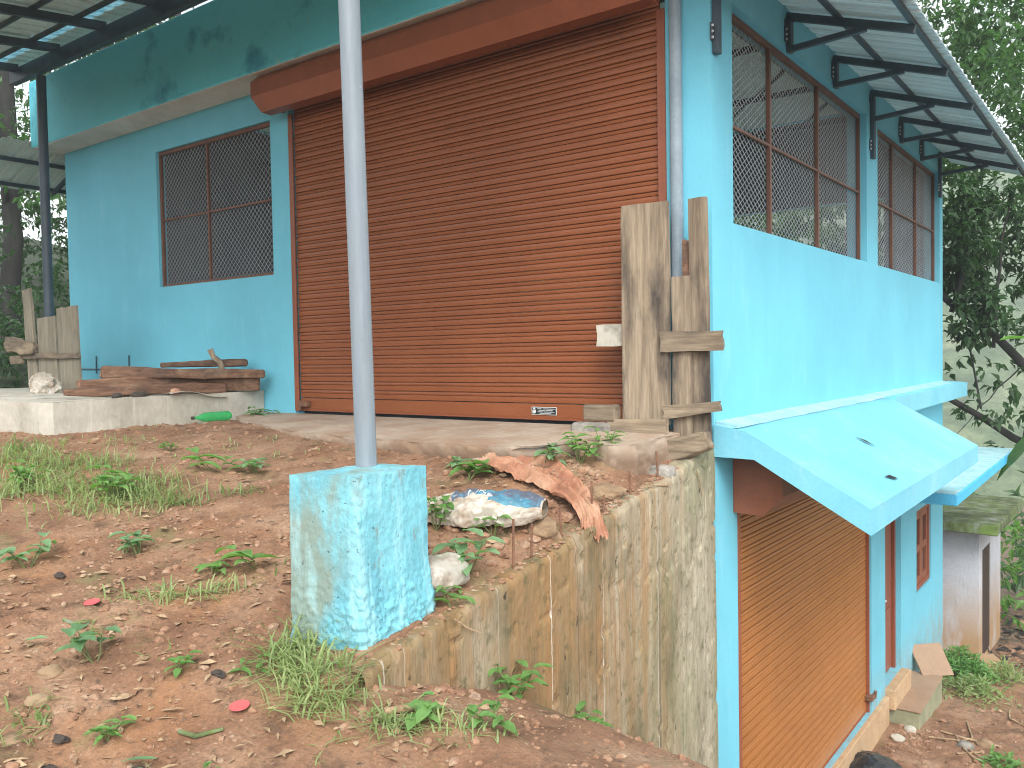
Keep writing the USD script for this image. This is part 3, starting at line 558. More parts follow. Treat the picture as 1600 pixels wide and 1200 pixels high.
def pedestal():
    m = trimesh.creation.box(bounds=[(-.41, -3.175, -1.0), (-.13, -2.79, .052)]).subdivide_to_size(.010); m.merge_vertices()
    V = np.array(m.vertices); N = np.array(m.vertex_normals); t = (.05-V[:, 2])
    c = np.array([-.27, -2.98])
    low = sst((-.28-V[:, 2])/.32); right = sst((V[:, 0]+.30)/.1)*sst((V[:, 1]+3.30)/.15)
    a_, b_ = (V[:, 0]+.41)/.28, (V[:, 1]+3.175)/.385
    Q = [np.array(q) for q in ((-.41, -3.29), (-.13, -3.175), (-.117, -2.79), (-.385, -2.875))]
    V[:, :2] = Q[0]*((1-a_)*(1-b_))[:, None]+Q[1]*(a_*(1-b_))[:, None]+Q[2]*(a_*b_)[:, None]+Q[3]*((1-a_)*b_)[:, None]
    N = np.array(trimesh.Trimesh(V, m.faces, process=False).vertex_normals)
    V[:, :2] = c+(V[:, :2]-c)*(1+.035*t)[:, None]
    edge = np.exp(-((V[:, 0]+.13)**2+(V[:, 1]+3.175)**2)/.0012)
    rough = .003+.010*low+.005*edge
    d = fbm(V*38, 3, 3)*2*rough+fbm(V*9, 3, 4)*.008+np.abs(fbm(V*40, 2, 8))*.050*low*(.25+.75*right)+fbm(V*55, 2, 18)*.008*edge+.02*low*right*(V[:, 2] < .04)
    topm = V[:, 2] > .045
    V += N*np.where(topm, 0, d)[:, None]
    V[:, 2] += np.where(topm, .010*np.exp(-((V[:, 0]+.3)**2+(V[:, 1]+2.965)**2)/.006)+.010*fbm(V*14, 3, 5), 0)
    return trimesh.Trimesh(V, m.faces, process=False)
solo('concrete_pedestal', pedestal(), M['pedestal'], 'rough blue painted concrete pedestal block under the pale grey post', 'pedestal', smooth=55)

pm = prism_z(Polygon([(-4.93, -.006), (-4.93, -2.12), (-5.0, -2.21), (-9.6, -2.21), (-9.6, -.006)]), -.6, .2)
pm = pm.subdivide_to_size(.08); pm.merge_vertices(); V = np.array(pm.vertices); N = np.array(pm.vertex_normals)
V += N*((fbm(V*3, 4, 3)*.03+fbm(V*18, 2, 4)*.012)[:, None]); V[:, 1] = np.minimum(V[:, 1], -.004)
solo('concrete_platform', trimesh.Trimesh(V, pm.faces, process=False), M['platform'], 'low pale concrete platform along the cyan wall under the timber pile', 'platform', smooth=35)
ap = [(-4.9, -.004), (-4.78, -.45), (-4.3, -.72), (-3.24, -1.02), (-2.31, -1.13), (-1.8, -1.12), (-1.25, -1.15), (-.95, -1.08), (-.73, -.99), (-.6, -.9), (-.47, -.86), (-.3, -.9), (-.16, -.8), (-.14, -.004)]
am = prism_z(Polygon(ap), -.26, -.02).subdivide_to_size(.045); am.merge_vertices(); V = np.array(am.vertices)
ed = np.clip(-V[:, 1], 0, 1.2); N = np.array(am.vertex_normals); N[:, 2] *= .3
V += N*(np.where(V[:, 1] < -.2, fbm(V*9, 4, 9)*.07, 0))[:, None]; V[:, 2] += -.045*ed*ed*(V[:, 2] > -.2)+fbm(V*np.array([6, 6, 2]), 3, 4)*.012*(V[:, 1] < -.03)+fbm(V*22, 2, 6)*.012*(V[:, 1] < -.5)
V[:, 1] = np.minimum(V[:, 1], -.002)
solo('concrete_apron', trimesh.Trimesh(V, am.faces, process=False), M['apron'], 'thin dusty concrete apron with a broken edge in front of the upper shutter', 'apron', smooth=35)

# ------------------------------------------------------------------ rough planks round the posts
def plank(P0, P1, width, thick, wdir, seed, rag=.012, taper=0, mat='wood_z'):
    """board from P0 to P1 (centre line), width along wdir, edges and ends slightly ragged"""
    rr = np.random.default_rng(seed); P0, P1, w = np.array(P0, float), np.array(P1, float), np.array(wdir, float)
    d = P1-P0; L = np.linalg.norm(d); d /= L; w = w-d*w.dot(d); w /= np.linalg.norm(w); n = np.cross(d, w)
    k = max(6, int(L/.06)); s = np.linspace(0, 1, k)
    g = lambda f, sd: fbm(np.c_[s*L*f, s*0+sd, s*0], 3, seed)
    hw = width/2*(1-taper*s)
    left = np.c_[s*L, hw+g(3, 1)*rag*2]; right = np.c_[s*L, -hw+g(3, 9)*rag*2]
    e = lambda x, a, b: [(x+rr.normal(0, rag*.6), a+(b-a)*q) for q in (.25, .5, .75)]
    poly = list(map(tuple, left))+e(L, left[-1, 1], right[-1, 1])+list(map(tuple, right[::-1]))+e(0, right[0, 1], left[0, 1])
    pg = Polygon(poly).buffer(0); pg = max(getattr(pg, 'geoms', [pg]), key=lambda q: q.area)
    m = trimesh.creation.extrude_polygon(pg, thick, engine='earcut')
    V = np.array(m.vertices); c = fbm(np.c_[V[:, 0]*2, V[:, 1]*3, V[:, 0]*0], 3, seed+3)*.012
    W = P0+V[:, :1]*d+V[:, 1:2]*w+(V[:, 2:3]-thick/2+c[:, None])*n
    m = trimesh.Trimesh(W, m.faces, process=False)
    if np.linalg.det(np.array([d, w, n])) < 0: m.invert()
    return m
def beam(p, q, w, h, seed, amp=.018, sub=.035, taper=(1, 1)):
    m = bar(p, q, w, h, b=.012).subdivide_to_size(sub); m.merge_vertices()
    p, q = np.array(p, float), np.array(q, float); d = (q-p)/np.linalg.norm(q-p); V = np.array(m.vertices)
    t = np.clip((V-p)@d/np.linalg.norm(q-p), 0, 1); ctr = p+np.outer(t, q-p)
    sc = taper[0]+(taper[1]-taper[0])*t; V = ctr+(V-ctr)*sc[:, None]
    # grain: noise stretched along the length
    A = V-np.outer(V@d, d)*.8
    N = np.array(m.vertex_normals); V += N*(fbm(A*14, 3, seed)*2*amp+fbm(V*5, 2, seed+1)*amp)[:, None]
    return trimesh.Trimesh(V, m.faces, process=False)
X_ = (1, 0, 0)
F1 = thing('plank_formwork', 'tall weathered planks nailed round the grey pipe at the right building corner', 'formwork', (-.2, -.24, 0))
put(F1, 'plank', plank((-.392, -.235, .03), (-.385, -.235, 1.545), .355, .035, X_, 31, .006), M['wood_z'], label='widest plank with dark stains')
put(F1, 'plank', plank((-.004, -.19, -.12), (-.014, -.19, 1.545), .128, .03, X_, 32, .005), M['wood_z'], label='tall narrow plank')
put(F1, 'plank', plank((-.122, -.226, -.10), (-.128, -.226, 1.03), .132, .028, X_, 33, .007), M['wood_z'], label='shorter middle plank')
put(F1, 'plank', plank((-.105, -.165, .95), (-.105, -.165, 1.275), .07, .02, X_, 34, .006), M['timber'])
put(F1, 'batten', plank((-.265, -.262, .592), (.172, -.245, .592), .135, .034, (0, 0, 1), 35, .010), M['wood_x'])
put(F1, 'batten', plank((-.245, -.262, .115), (.158, -.245, .165), .078, .034, (0, 0, 1), 36, .012), M['wood_x'])
put(F1, 'board_end', plank((-.80, -.20, .655), (-.45, -.20, .655), .165, .04, (0, 0, 1), 37, .018), M['platform'], label='pale board end sticking out on the left')
solo('wood_block', cat_(beam((-.845, -.30, .105), (-.585, -.30, .105), .10, .115, 41, .006)), M['wood_x'], 'small squared wood block on the grey stone beside the widest plank', 'wood block', smooth=30)
solo('flat_stone', noisy(bx(-.92, -.62, -.40, -.25, -.085, .035, .02), .014, 14, 6, sub=.03), M['stone'], 'flat grey stone under the small wood block by the shutter corner', 'stone', smooth=40)
solo('board_piece', plank((-.645, -.315, -.06), (-.195, -.315, -.045), .235, .045, (0, 0, 1), 43, .008), M['wood_x'], 'wide tan board piece standing on edge below the widest plank', 'board')
lg = beam((-.36, -.345, -.20), (.115, -.33, -.05), .11, .15, 44, .03, taper=(1.15, .7))
solo('rough_log', lg, M['wood_x'], 'cracked grey split log jutting over the top corner of the retaining wall', 'log', smooth=40)
for i, (c, r, f, lb) in enumerate([((-.10, -.62, -.25), .10, (1.3, 1, .7), 'rough grey stone under the split log at the wall top'), ((-.42, -.55, -.17), .085, (1.4, .8, .6), 'small stone wedged under the tan board piece'),
        ((-.17, -1.18, -.30), .105, (1.25, .9, .62), 'reddish lump of earth and stone on the wall top near the weeds'), ((-.16, -1.86, -.44), .085, (1.3, 1, .9), 'brown stone on the wall top beside the leaning steel rods'),
        ((-.30, -1.80, -.40), .10, (1.3, .9, .8), 'brown stone half under the orange sacking')]):
    c = (c[0], c[1], max(c[2], float(gz(c[0], c[1])) if c[0] < -.13 else c[2])); solo('stone', rock(c, r*.85, i+3, f, 4, .5), M['brownstone'] if i > 1 else M['stone'], lb, 'stone', smooth=True)
F2 = thing('plank_formwork', 'grey planks nailed round the dark post at the far left on the platform', 'formwork', (-7.5, -.95, .2))
put(F2, 'plank', plank((-7.87, -.95, .19), (-8.00, -.95, 1.38), .25, .03, X_, 51, .012, .25), M['wood_g'], label='tallest leaning plank')
put(F2, 'plank', plank((-7.49, -.955, .22), (-7.52, -.955, 1.04), .43, .03, X_, 52, .008), M['wood_g'])
put(F2, 'plank', plank((-7.01, -.955, .24), (-7.045, -.955, 1.13), .43, .03, X_, 53, .008), M['wood_g'])
put(F2, 'batten', plank((-8.13, -.99, .615), (-6.76, -.985, .60), .06, .035, (0, 0, 1), 54, .012), M['wood_x'])
put(F2, 'batten', beam((-8.40, -1.0, .745), (-7.72, -1.0, .70), .10, .19, 55, .035, taper=(1.1, .7)), M['wood_x'], True, label='thick rough log stub on the left')
put(F2, 'batten', beam((-8.32, -1.0, .57), (-8.05, -1.0, .57), .06, .10, 56, .02), M['wood_x'], True)
T = [((-5.30, -1.85, .255), (-5.02, -.42, .25), .16, .10, (.5, 1.0), 'lowest reddish timber with a pointed left end in the pile on the platform'),
     ((-5.52, -1.62, .32), (-5.22, -.36, .335), .18, .11, (.7, 1), 'second timber of the pile with a flat sawn right end'),
     ((-5.58, -1.36, .425), (-4.76, -.12, .375), .17, .095, (1, .8), 'longest dark red timber lying across the top of the pile'),
     ((-5.50, -.80, .485), (-5.04, -.11, .495), .12, .075, (.6, 1.1), 'uppermost short timber against the cyan wall on the pile'),
     ((-5.16, -.52, .27), (-4.84, -.12, .275), .14, .13, (1, 1), 'short dark timber end at the right foot of the pile')]
for i, (p, q, w, h, tp, lb) in enumerate(T):
    solo('timber', beam(p, q, w, h, 61+i, .020, taper=tp), M['timber'], lb, 'timber', smooth=40)
solo('branch_stub', tube([(-5.02, -.43, .42), (-5.03, -.44, .50), (-5.06, -.50, .56), (-5.08, -.52, .63)], [.035, .028, .026, .03], 9), M['wood_z'], 'short forked branch stub standing up from the timber pile', 'branch', smooth=True)

# ------------------------------------------------------------------ rubbish
def gridmesh(f, nu, nv):
    u, v = np.meshgrid(np.linspace(0, 1, nu), np.linspace(0, 1, nv), indexing='ij'); P = f(u, v)
    idx = np.arange(nu*nv).reshape(nu, nv)
    return P, np.stack([idx[:-1, :-1], idx[1:, :-1], idx[1:, 1:], idx[:-1, 1:]], -1)
def ridged(P, s, o=3, seed=0): return 1-np.abs(2*fbm(np.asarray(P)*s, o, seed))*2
bl = -math.pi/2
btl = [(0, 0), (.012, 0), (.013, .03), (.030, .075), (.044, .11), (.045, .20), (.041, .22), (.045, .24), (.045, .36), (.030, .385), (0, .38)]
bm = trimesh.creation.revolve(np.array(btl), sections=28); bm.apply_transform(trimesh.transformations.rotation_matrix(bl, [1, 0, 0])); bm = rotz(bm, -.05)
gb = float(gz(-4.8, -.7)); bm.apply_translation((-4.80, -.90, max(gb, -.09)+.05))
bo = thing('plastic_bottle', 'green plastic bottle lying against the foot of the concrete platform', 'bottle', (-4.8, -.7, gb))
put(bo, 'bottle_body', bm, M['bottle_green'], 40)
cp = trimesh.creation.cylinder(radius=.016, height=.024, sections=16); cp.apply_transform(trimesh.transformations.rotation_matrix(math.pi/2, [1, 0, 0])); cp.apply_translation((-4.80, -.912, max(gb, -.09)+.05)); put(bo, 'cap', cp, M['char'], 40)
wb = trimesh.creation.icosphere(subdivisions=5); V = wb.vertices*np.array([.15, .12, .10]); V = V*(.75+.55*ridged(V, 8, 4, 4)[:, None]); V[:, 2] += .06+.05*(V[:, 0] < -.03); V[:, 2] = np.maximum(V[:, 2], .0)
wb.vertices = V+np.array([-6.95, -1.25, .20]); solo('plastic_bag', wb, M['white_bag'], 'crumpled white plastic bag on the platform at the foot of the far left planks', 'bag', smooth=35)
def strip_f(u, v): return np.stack([-4.98+.10*v-.02*u, -1.08+.62*u, .215-.05*u**2+.02*np.sin(u*6)*v+.012*np.sin(v*3.1)], -1)
P, F = gridmesh(strip_f, 20, 6); solo('plastic_strip', (P.reshape(-1, 3), F.reshape(-1, 4)), M['white_bag'], 'thin white plastic strip hanging over the platform edge below the timbers', 'strip', smooth=True)
solo('pink_wrapper', rock((-4.97, -.98, .235), .035, 5, (1, 1.3, .9), 2, .4), M['orange_cloth'], 'small pink crumpled wrapper on the white strip at the platform edge', 'wrapper', smooth=25)
for i, (x, y, lb) in enumerate([(-5.02, -1.52, 'small black charred lump alone on the platform left of the white strip'), (-5.0, -1.32, 'flat black charred scrap on the platform next to the white strip')]):
    solo('charred_lump', rock((x, y, .22), .04, 8+i, (.9, 1.3+i, .7), 2), M['char'], lb, 'charred lump')
# printed sack
def sack_f(u, v):
    # u along the length, v round the section
    a = v*2*np.pi; L = .68; env = np.clip(np.sin(np.pi*np.clip(u*.92+.04, 0, 1)), 0, 1)**.38
    rx, rz = .20*env, .072*env
    P = np.stack([(u-.5)*L, np.cos(a)*rx, np.sin(a)*rz], -1)
    dn = np.stack([0*a, np.cos(a), np.sin(a)], -1)
    q = ridged(P, 6, 3, 3)*.055+ridged(P, 15, 3, 7)*.022-.03
    P = P+dn*(q*env)[..., None]; P[..., 2] = np.maximum(P[..., 2]+.05+.03*(u-.3), .0); return P
sp, sF = gridmesh(sack_f, 150, 190)
SM = np.eye(4); ang = .40; SM[:2, :2] = [[math.cos(ang), -math.sin(ang)], [math.sin(ang), math.cos(ang)]]; SM[:3, 3] = (-.46, -1.98, float(gz(-.46, -1.98))+.005)
TR = lambda P: np.asarray(P).reshape(-1, 3)@SM[:3, :3].T+SM[:3, 3]
uu, vv = np.meshgrid((np.arange(149)+.5)/149, (np.arange(189)+.5)/189, indexing='ij')
nz_ = fbm(np.stack([uu*5, vv*9, uu*0], -1), 3, 5)*.16
pr = (uu > .26+nz_) & (uu < .985) & (vv > .12+nz_) & (vv < .40+nz_*1.2-.10*(uu < .6))
sk = thing('printed_sack', 'crumpled white sack with blue print lying behind the blue pedestal', 'sack', (-.44, -1.98, -.37))
put(sk, 'sack_body', (TR(sp), sF[~pr].reshape(-1, 4)), M['white_bag'], 40)
put(sk, 'printed_panel', (TR(sp), sF[pr].reshape(-1, 4)), M['bag_blue'], 40)
try:
    tx = meshkit.text_mesh('Ceme', .026, .002); V = np.array(tx.vertices); u0 = .40+V[:, 0]/.50; v0 = .27+V[:, 1]*1.0
    Q = sack_f(u0, v0); a = v0*2*np.pi; Q = Q+np.stack([0*a, np.cos(a), np.sin(a)], -1)*(.003+V[:, 2])[:, None]
    put(sk, 'print_lettering', trimesh.Trimesh(TR(Q), tx.faces, process=False), M['bag_ink'])
except Exception as e: print('text', e)
sb = trimesh.creation.icosphere(subdivisions=4); V = sb.vertices*np.array([.09, .16, .075]); V = V*(.85+.42*ridged(V, 9, 4, 6)[:, None]); V[:, 2] = np.maximum(V[:, 2]+.06, -.03)
sb.vertices = V+np.array([-.20, -2.62, float(gz(-.20, -2.62))-.01]); solo('torn_sack', sb, M['dull_bag'], 'small torn grey white sack on the earth low against the pedestal side', 'sack', smooth=35)
# orange sacking draped to the wall top
def cloth_f(u, v):
    c = np.array([-.98, -1.18]); e = np.array([.035, -1.60]); d = (e-c); n = np.array([-d[1], d[0]])/np.linalg.norm(d)
    w = .30*(1-.25*u)+.08*np.sin(u*5); off = (v-.5)*w+.045*np.sin(u*4.2)
    x = c[0]+d[0]*u+n[0]*off; y = c[1]+d[1]*u+n[1]*off
    base = np.interp(u, [0, .3, .6, .8, .9, 1.0], [-.165, -.20, -.25, -.285, -.34, -.47])
    base = np.where(x < -.12, np.maximum(base, gz(x, y)+.005), np.maximum(base, np.where(x < 0, wtop(y)+.01, -9)))
    P0 = np.stack([x*6, y*6, u*0], -1); A = np.stack([u*2.2, v*7, u*0], -1)
    z = base+.045*np.maximum(ridged(A, 1.2, 3, 2), -.1)+.022*ridged(P0, 1.6, 3, 5)+.02*np.sin(v*7)-.03*(2*np.abs(v-.5))**3
    return np.stack([x+.02*ridged(P0, 1.1, 2, 8), y+.02*ridged(P0, 1.1, 2, 9), z], -1)
P, F = gridmesh(cloth_f, 120, 46); solo('orange_sacking', (P.reshape(-1, 3), F.reshape(-1, 4)), M['orange_cloth'], 'crumpled orange sacking draped over the top of the retaining wall', 'sacking', smooth=True)
def pk(u, v):
    s = np.sin(np.pi*np.clip(u, .02, .98))**.5
    return np.stack([-1.0+.34*u+.03*(v-.5), -1.06+.10*u+(v-.5)*.11*s, float(gz(-.9, -1.03))+.03+.11*u+.02*np.sin(u*5+v*2)], -1)
P, F = gridmesh(pk, 26, 10); pkt = thing('flat_packet', 'flat blue grey packet with a pale edge sticking out above the orange sacking', 'packet', (-.85, -1.0, -.15))
inner = np.zeros(F.shape[:2], bool); inner[3:-3, 2:-2] = True
put(pkt, 'packet_edge', (P.reshape(-1, 3), F[~inner].reshape(-1, 4)), M['white_bag'], True); put(pkt, 'packet_print', (P.reshape(-1, 3), F[inner].reshape(-1, 4)), M['pack_grey'], True)
solo('black_scrap', rock((-1.16, -1.02, float(gz(-1.16, -1.02))+.015), .045, 3, (1.5, 1, .5), 2, .4), M['char'], 'black crumpled scrap beside the orange sacking near the apron edge', 'scrap')
solo('white_scrap', rock((-1.17, -1.12, float(gz(-1.17, -1.12))+.01), .04, 4, (1.5, 1, .35), 2, .4), M['white_bag'], 'small white scrap just below the black scrap by the orange sacking', 'scrap', smooth=25)
# steel rods sticking out of the wall top
RODS = [(-1.82, .155), (-2.25, .24), (-2.10, .17), (-1.08, .14), (-1.515, .20), (-1.41, .10), (-.72, .16)]
RODN = {-2.25: 'rusty steel rod stub in the wall top nearest the blue pedestal', -2.10: 'rusty steel rod stub second from the blue pedestal along the wall top', -1.82: 'tall rusty steel rod stub in front of the left end of the orange sacking', -1.515: 'rusty steel rod stub standing up in front of the middle of the orange sacking', -1.41: 'short rusty steel rod stub where the orange sacking hangs over the wall', -1.08: 'rusty steel rod stub beside the reddish lump on the wall top', -.72: 'rusty steel rod stub nearest the split log and building corner'}
for i, (y, h) in enumerate(RODS):
    a = tube([(-.06, y, wtop(y)-.06), (-.062+.01*(i % 3-1), y+.012*(i % 2), wtop(y)+h)], .0065, 7)
    solo('steel_rod', a, M['rust'], RODN[y], 'rod', group='rod stubs along the retaining wall top')
def disc(c, r, name, lb, mat, cat):
    m = trimesh.creation.revolve(np.array([(0, 0), (r, 0), (r*1.03, .002), (r, .005), (r*.85, .003), (0, .003)]), sections=24); m = rot(m, .12, [1, .3, 0]); z = float(gz(*c)); m.apply_translation((c[0], c[1], z+.012)); solo(name, m, mat, lb, cat, smooth=35)
disc((-1.43, -3.6), .034, 'plastic_disc', 'pink plastic disc lying further from the camera on the red soil', M['pink_lid'], 'disc')
disc((-.245, -3.67), .036, 'plastic_disc', 'pink red plastic disc on the soil left of the near grass tuft', M['pink_lid'], 'disc')
for i, (x, y, lb) in enumerate([(-.62, -4.13, 'black charred lump lowest left on the soil near the white crumbs'), (-.53, -4.21, 'flat charred piece at the bottom left corner of the soil'), (-.27, -4.05, 'black charred lump at the bottom edge by the green grey leaf'), (-1.86, -3.54, 'curled dark bark scrap on the soil below the left weeds'), (-.46, -3.61, 'dark curled bark scrap on the soil left of the pedestal')]):
    solo('charred_lump', rock((x, y, float(gz(x, y))+.006), .022, 20+i, (1.6, .9, .55), 3, .75), M['char'], lb, 'charred lump')
for i, (x, y, lb) in enumerate([(-.89, -4.08, 'reddish brown stone half sunk in the soil at the left edge'), (-1.06, -3.96, 'small grey stone in the soil just above the reddish stone'), (-.78, -4.22, 'flat dark stone at the left edge near the bottom corner')]):
    solo('stone', rock((x, y, float(gz(x, y))), .042, 40+i, (1.3, 1, .6), 3, .3), M['brownstone'], lb, 'stone', smooth=True)
def stick(pts, r, lb, mat): solo('stick', tube(pts, r, 7), mat, lb, 'stick', smooth=True)
def gpts(l, dz=.012): return [(x, y, float(gz(x, y))+dz) for x, y in l]
stick(gpts([(-1.36, -3.76), (-1.30, -3.75), (-1.25, -3.70)], .012), [.008, .009, .006], 'short green stick on the soil above the far pink disc', M['moss'])
stick(gpts([(-.33, -3.86), (-.26, -3.84), (-.20, -3.77)], .012), [.008, .009, .006], 'short green stick on the soil below the near pink disc', M['moss'])
stick(gpts([(.18, -3.36), (.24, -3.28), (.27, -3.22)], .02), .014, 'short pale stick on the soil at the foot of the retaining wall', M['dry'])
# lower yard
for i, (pts, lb) in enumerate([([(.72, 5.5), (.86, 4.95), (.80, 4.75)], 'upper pale twig lying bent on the lower yard'), ([(.48, 4.6), (.75, 4.68), (1.0, 4.45)], 'long pale twig crossing the others on the lower yard'), ([(.55, 4.9), (.8, 4.85), (1.15, 4.9)], 'thin straight pale twig at the back of the twigs'), ([(.70, 4.85), (.85, 4.5), (.98, 4.35)], 'pale twig slanting towards the bottom of the lower yard'), ([(.8, 4.38), (1.0, 4.6)], 'short pale twig lowest on the lower yard'), ([(1.05, 6.4), (1.1, 6.0), (1.3, 5.9)], 'pale twig by the right edge near the grassy clump')]):
    stick(gpts(pts, .02), .010, lb, M['dry'])
solo('grey_slab', rotz(bx(.42, .72, 8.35, 8.75, float(gz(.55, 8.5))-.05, float(gz(.55, 8.5))+.16, .02), .5, (.55, 8.5, 0)), M['greywall'], 'pale broken slab lying beside the grey outbuilding door', 'slab')
for i, (x, y, r, lb) in enumerate([(.27, 4.72, .055, 'round pale stone at the foot of the brown step'), (.22, 4.35, .06, 'pale angular scrap of rubble near the step'), (1.0, 4.85, .075, 'yellowish brown stone at the right of the twigs'), (.84, 4.62, .07, 'dark grey stone under the pale twigs')]):
    solo('stone', rock((x, y, float(gz(x, y))+.02), r, 70+i, (1.2, 1, .7), 3, .28), M['platform'] if i < 2 else (M['brownstone'] if i == 2 else M['stone']), lb, 'stone', smooth=True)
st = thing('door_step', 'low brown tiled step block below the lower door', 'step', (.18, 5.4, -3.8))
put(st, 'step_block', noisy(bx(.003, .352, 4.81, 6.1, -4.0, -3.612, .01), .004, 5, 4, sub=.1), M['step_front'], 30)
put(st, 'step_top', noisy(bx(.002, .362, 4.80, 6.11, -3.611, -3.596, .004), .003, 6, 4, sub=.12), M['step'], 30)
solo('tilted_tile', plank((.30, 6.15, -3.62), (.10, 6.35, -3.30), .42, .025, (.75, .75, 0), 88, .01), M['step'], 'brown tile slab leaning at the far end of the step', 'tile')
# black plastic heap at the bottom edge
def heap(u, v):
    a = u*2*np.pi; r = v; x = .18+.62*np.cos(a)*r*.68; y = 3.28+.55*np.sin(a)*r; P = np.stack([x*5, y*5, x*0], -1)
    z = -3.81+.22*(1-r**2.2)+.05*ridged(P, 1.2, 3, 3)*(1-r*.6); return np.stack([x, y, z], -1)
P, F = gridmesh(heap, 60, 26); P[0] = P[-1]
bh = thing('black_plastic_sheet', 'black shiny plastic sheet heaped at the foot of the lower shutter', 'plastic sheet', (.45, 3.4, -3.7))
put(bh, 'sheet', (P.reshape(-1, 3), F.reshape(-1, 4)), M['black_plastic'], True)
rim = np.array([P[i, -1]+np.array([.012*math.sin(i*1.7), .012*math.cos(i*2.3), .012]) for i in range(60)]); put(bh, 'frayed_edge', tube(rim, .016, 6), M['fringe'], True)

# ------------------------------------------------------------------ grey outbuilding
O = thing('outbuilding', 'small grey plastered outbuilding with a mossy slab roof and open doorway', 'outbuilding', (-.6, 9.8, -4.3))
oa = -.02; OC = (.36, 9.0)
def orot(m): return rotz(m, oa, (OC[0], OC[1], 0))
put(O, 'front_wall', orot(bx(-1.4, .36, 9.0, 9.14, -4.7, -2.26, .006)), M['greywall'])
ow = wall_x(9.14, 11.0, -4.7, -2.26, [(9.26, -4.32, 10.0, -2.62)], .20, .358); put(O, 'side_wall', orot(ow), M['greywall'])
put(O, 'rear_wall', orot(bx(-1.4, .20, 10.86, 11.0, -4.7, -2.26, .006)), M['greywall'])
put(O, 'door', orot(bx(.325, .345, 9.262, 9.998, -4.40, -2.622, .002)), M['darkdoor'])
put(O, 'roof_slab', orot(noisy(bx(-1.6, .66, 8.62, 11.4, -2.255, -2.10, .015), .012, 5, 4, sub=.09)), M['moss'], 35)

# ------------------------------------------------------------------ vegetation
def leaves(C, D, L, W, rng, fold=.25, droop=.25):
    """many folded leaves: C centres at the leaf base (n,3), D directions (n,3), L lengths, W widths"""
    n = len(C); D = D/np.linalg.norm(D, axis=1, keepdims=True)
    up = np.c_[rng.normal(0, .45, n), rng.normal(0, .45, n), np.ones(n)]; S = np.cross(D, up); S /= np.maximum(np.linalg.norm(S, axis=1, keepdims=True), 1e-6)
    N = np.cross(S, D); L = L[:, None]; W = W[:, None]
    mid = C+D*L*.45-N*L*droop*.15; tip = C+D*L-N*L*droop
    le = mid+S*W*.5+N*W*fold; ri = mid-S*W*.5+N*W*fold
    V = np.stack([C, ri, mid, le, tip], 1).reshape(-1, 3); b = np.arange(n)[:, None]*5
    F = np.concatenate([b+[0, 1, 2], b+[0, 2, 3], b+[1, 4, 2], b+[2, 4, 3]], 0)
    return V, F
def foliage(clumps, per, L0, W0, seed, spread=1.0, whorl=6):
    """leaves in whorls scattered through clump ellipsoids: clumps [(centre, radii)]"""
    rng = np.random.default_rng(seed); C, D, L, W = [], [], [], []
    for c, r in clumps:
        r = np.array(r); nw = max(1, int(per*np.prod(r)**(2/3)/whorl))
        p = rng.normal(size=(nw, 3)); p /= np.linalg.norm(p, axis=1, keepdims=True); rad = rng.uniform(.35, 1.05, nw)**.6
        o = p*rad[:, None]; P = np.array(c)+o*r
        for k in range(whorl):
            d = rng.normal(size=(nw, 3))*.75+p*.6; d[:, 2] -= .25
            C.append(P+rng.normal(0, .03, (nw, 3))); D.append(d); s = rng.uniform(.65, 1.25, nw); L.append(L0*s); W.append(W0*s)
    return leaves(np.concatenate(C), np.concatenate(D), np.concatenate(L), np.concatenate(W), rng)
def limb(p, q, r0, r1, seed, k=7, wob=.08):
    rng = np.random.default_rng(seed); p, q = np.array(p, float), np.array(q, float); s = np.linspace(0, 1, k); L = np.linalg.norm(q-p)
    off = np.cumsum(rng.normal(0, wob*L/k, (k, 3)), 0); off -= np.outer(s, off[-1]); off[0] = 0
    return tube(p+np.outer(s, q-p)+off, r0+(r1-r0)*s, 8)
def tree(label, base, top, r0, limbs, clumps, per, L0, W0, leafmat, seed, group=None, cat='tree', bark='bark', name='tree'):
    t = thing(name, label, cat, base, group); base = np.array(base, float)
    put(t, 'trunk', limb(base-np.array([0, 0, .3]), top, r0, r0*.45, seed, 9, .06), M[bark], True)
    for i, (p, q, a, b) in enumerate(limbs): put(t, 'limb', limb(p, q, a, b, seed+i+1), M[bark], True)
    put(t, 'crown', foliage(clumps, per, L0, W0, seed), M[leafmat]); return t
def cloud(c, r, n, cr, seed):
    rng = np.random.default_rng(seed); p = rng.normal(size=(n, 3)); p /= np.linalg.norm(p, axis=1, keepdims=True); p *= rng.uniform(.25, 1, (n, 1))**.5
    return [(np.array(c)+q*np.array(r), np.array(cr)*rng.uniform(.6, 1.3)) for q in p]
# big tree leaning behind the right end of the building
t1 = tree('dark leaning tree with crossing limbs behind the right end of the building', (2.7, 12.2, -5.2), (1.35, 11.25, -.55), .14,
    [((1.35, 11.25, -.55), (-.95, 9.7, 2.0), .085, .05), ((1.55, 11.4, -1.75), (-1.1, 9.6, .35), .075, .035), ((.35, 10.5, .5), (.6, 10.6, 3.2), .03, .012), ((.95, 10.95, -.05), (1.25, 11.3, 3.6), .045, .015), ((.2, 10.3, -.5), (-.2, 10.1, 1.6), .018, .008), ((.75, 10.8, -1.0), (.9, 10.9, .9), .016, .007), ((-.2, 10.05, 1.1), (.3, 11, 4.2), .04, .015), ((.7, 10.7, .15), (-.1, 9.9, -.9), .014, .005)],
    cloud((.6, 10.9, 2.35), (1.7, 1.3, .95), 30, (.45, .45, .34), 5)+cloud((.3, 10.3, 1.0), (1.0, .8, .4), 16, (.28, .28, .2), 9), 900, .17, .078, 'leaf_dark', 100)
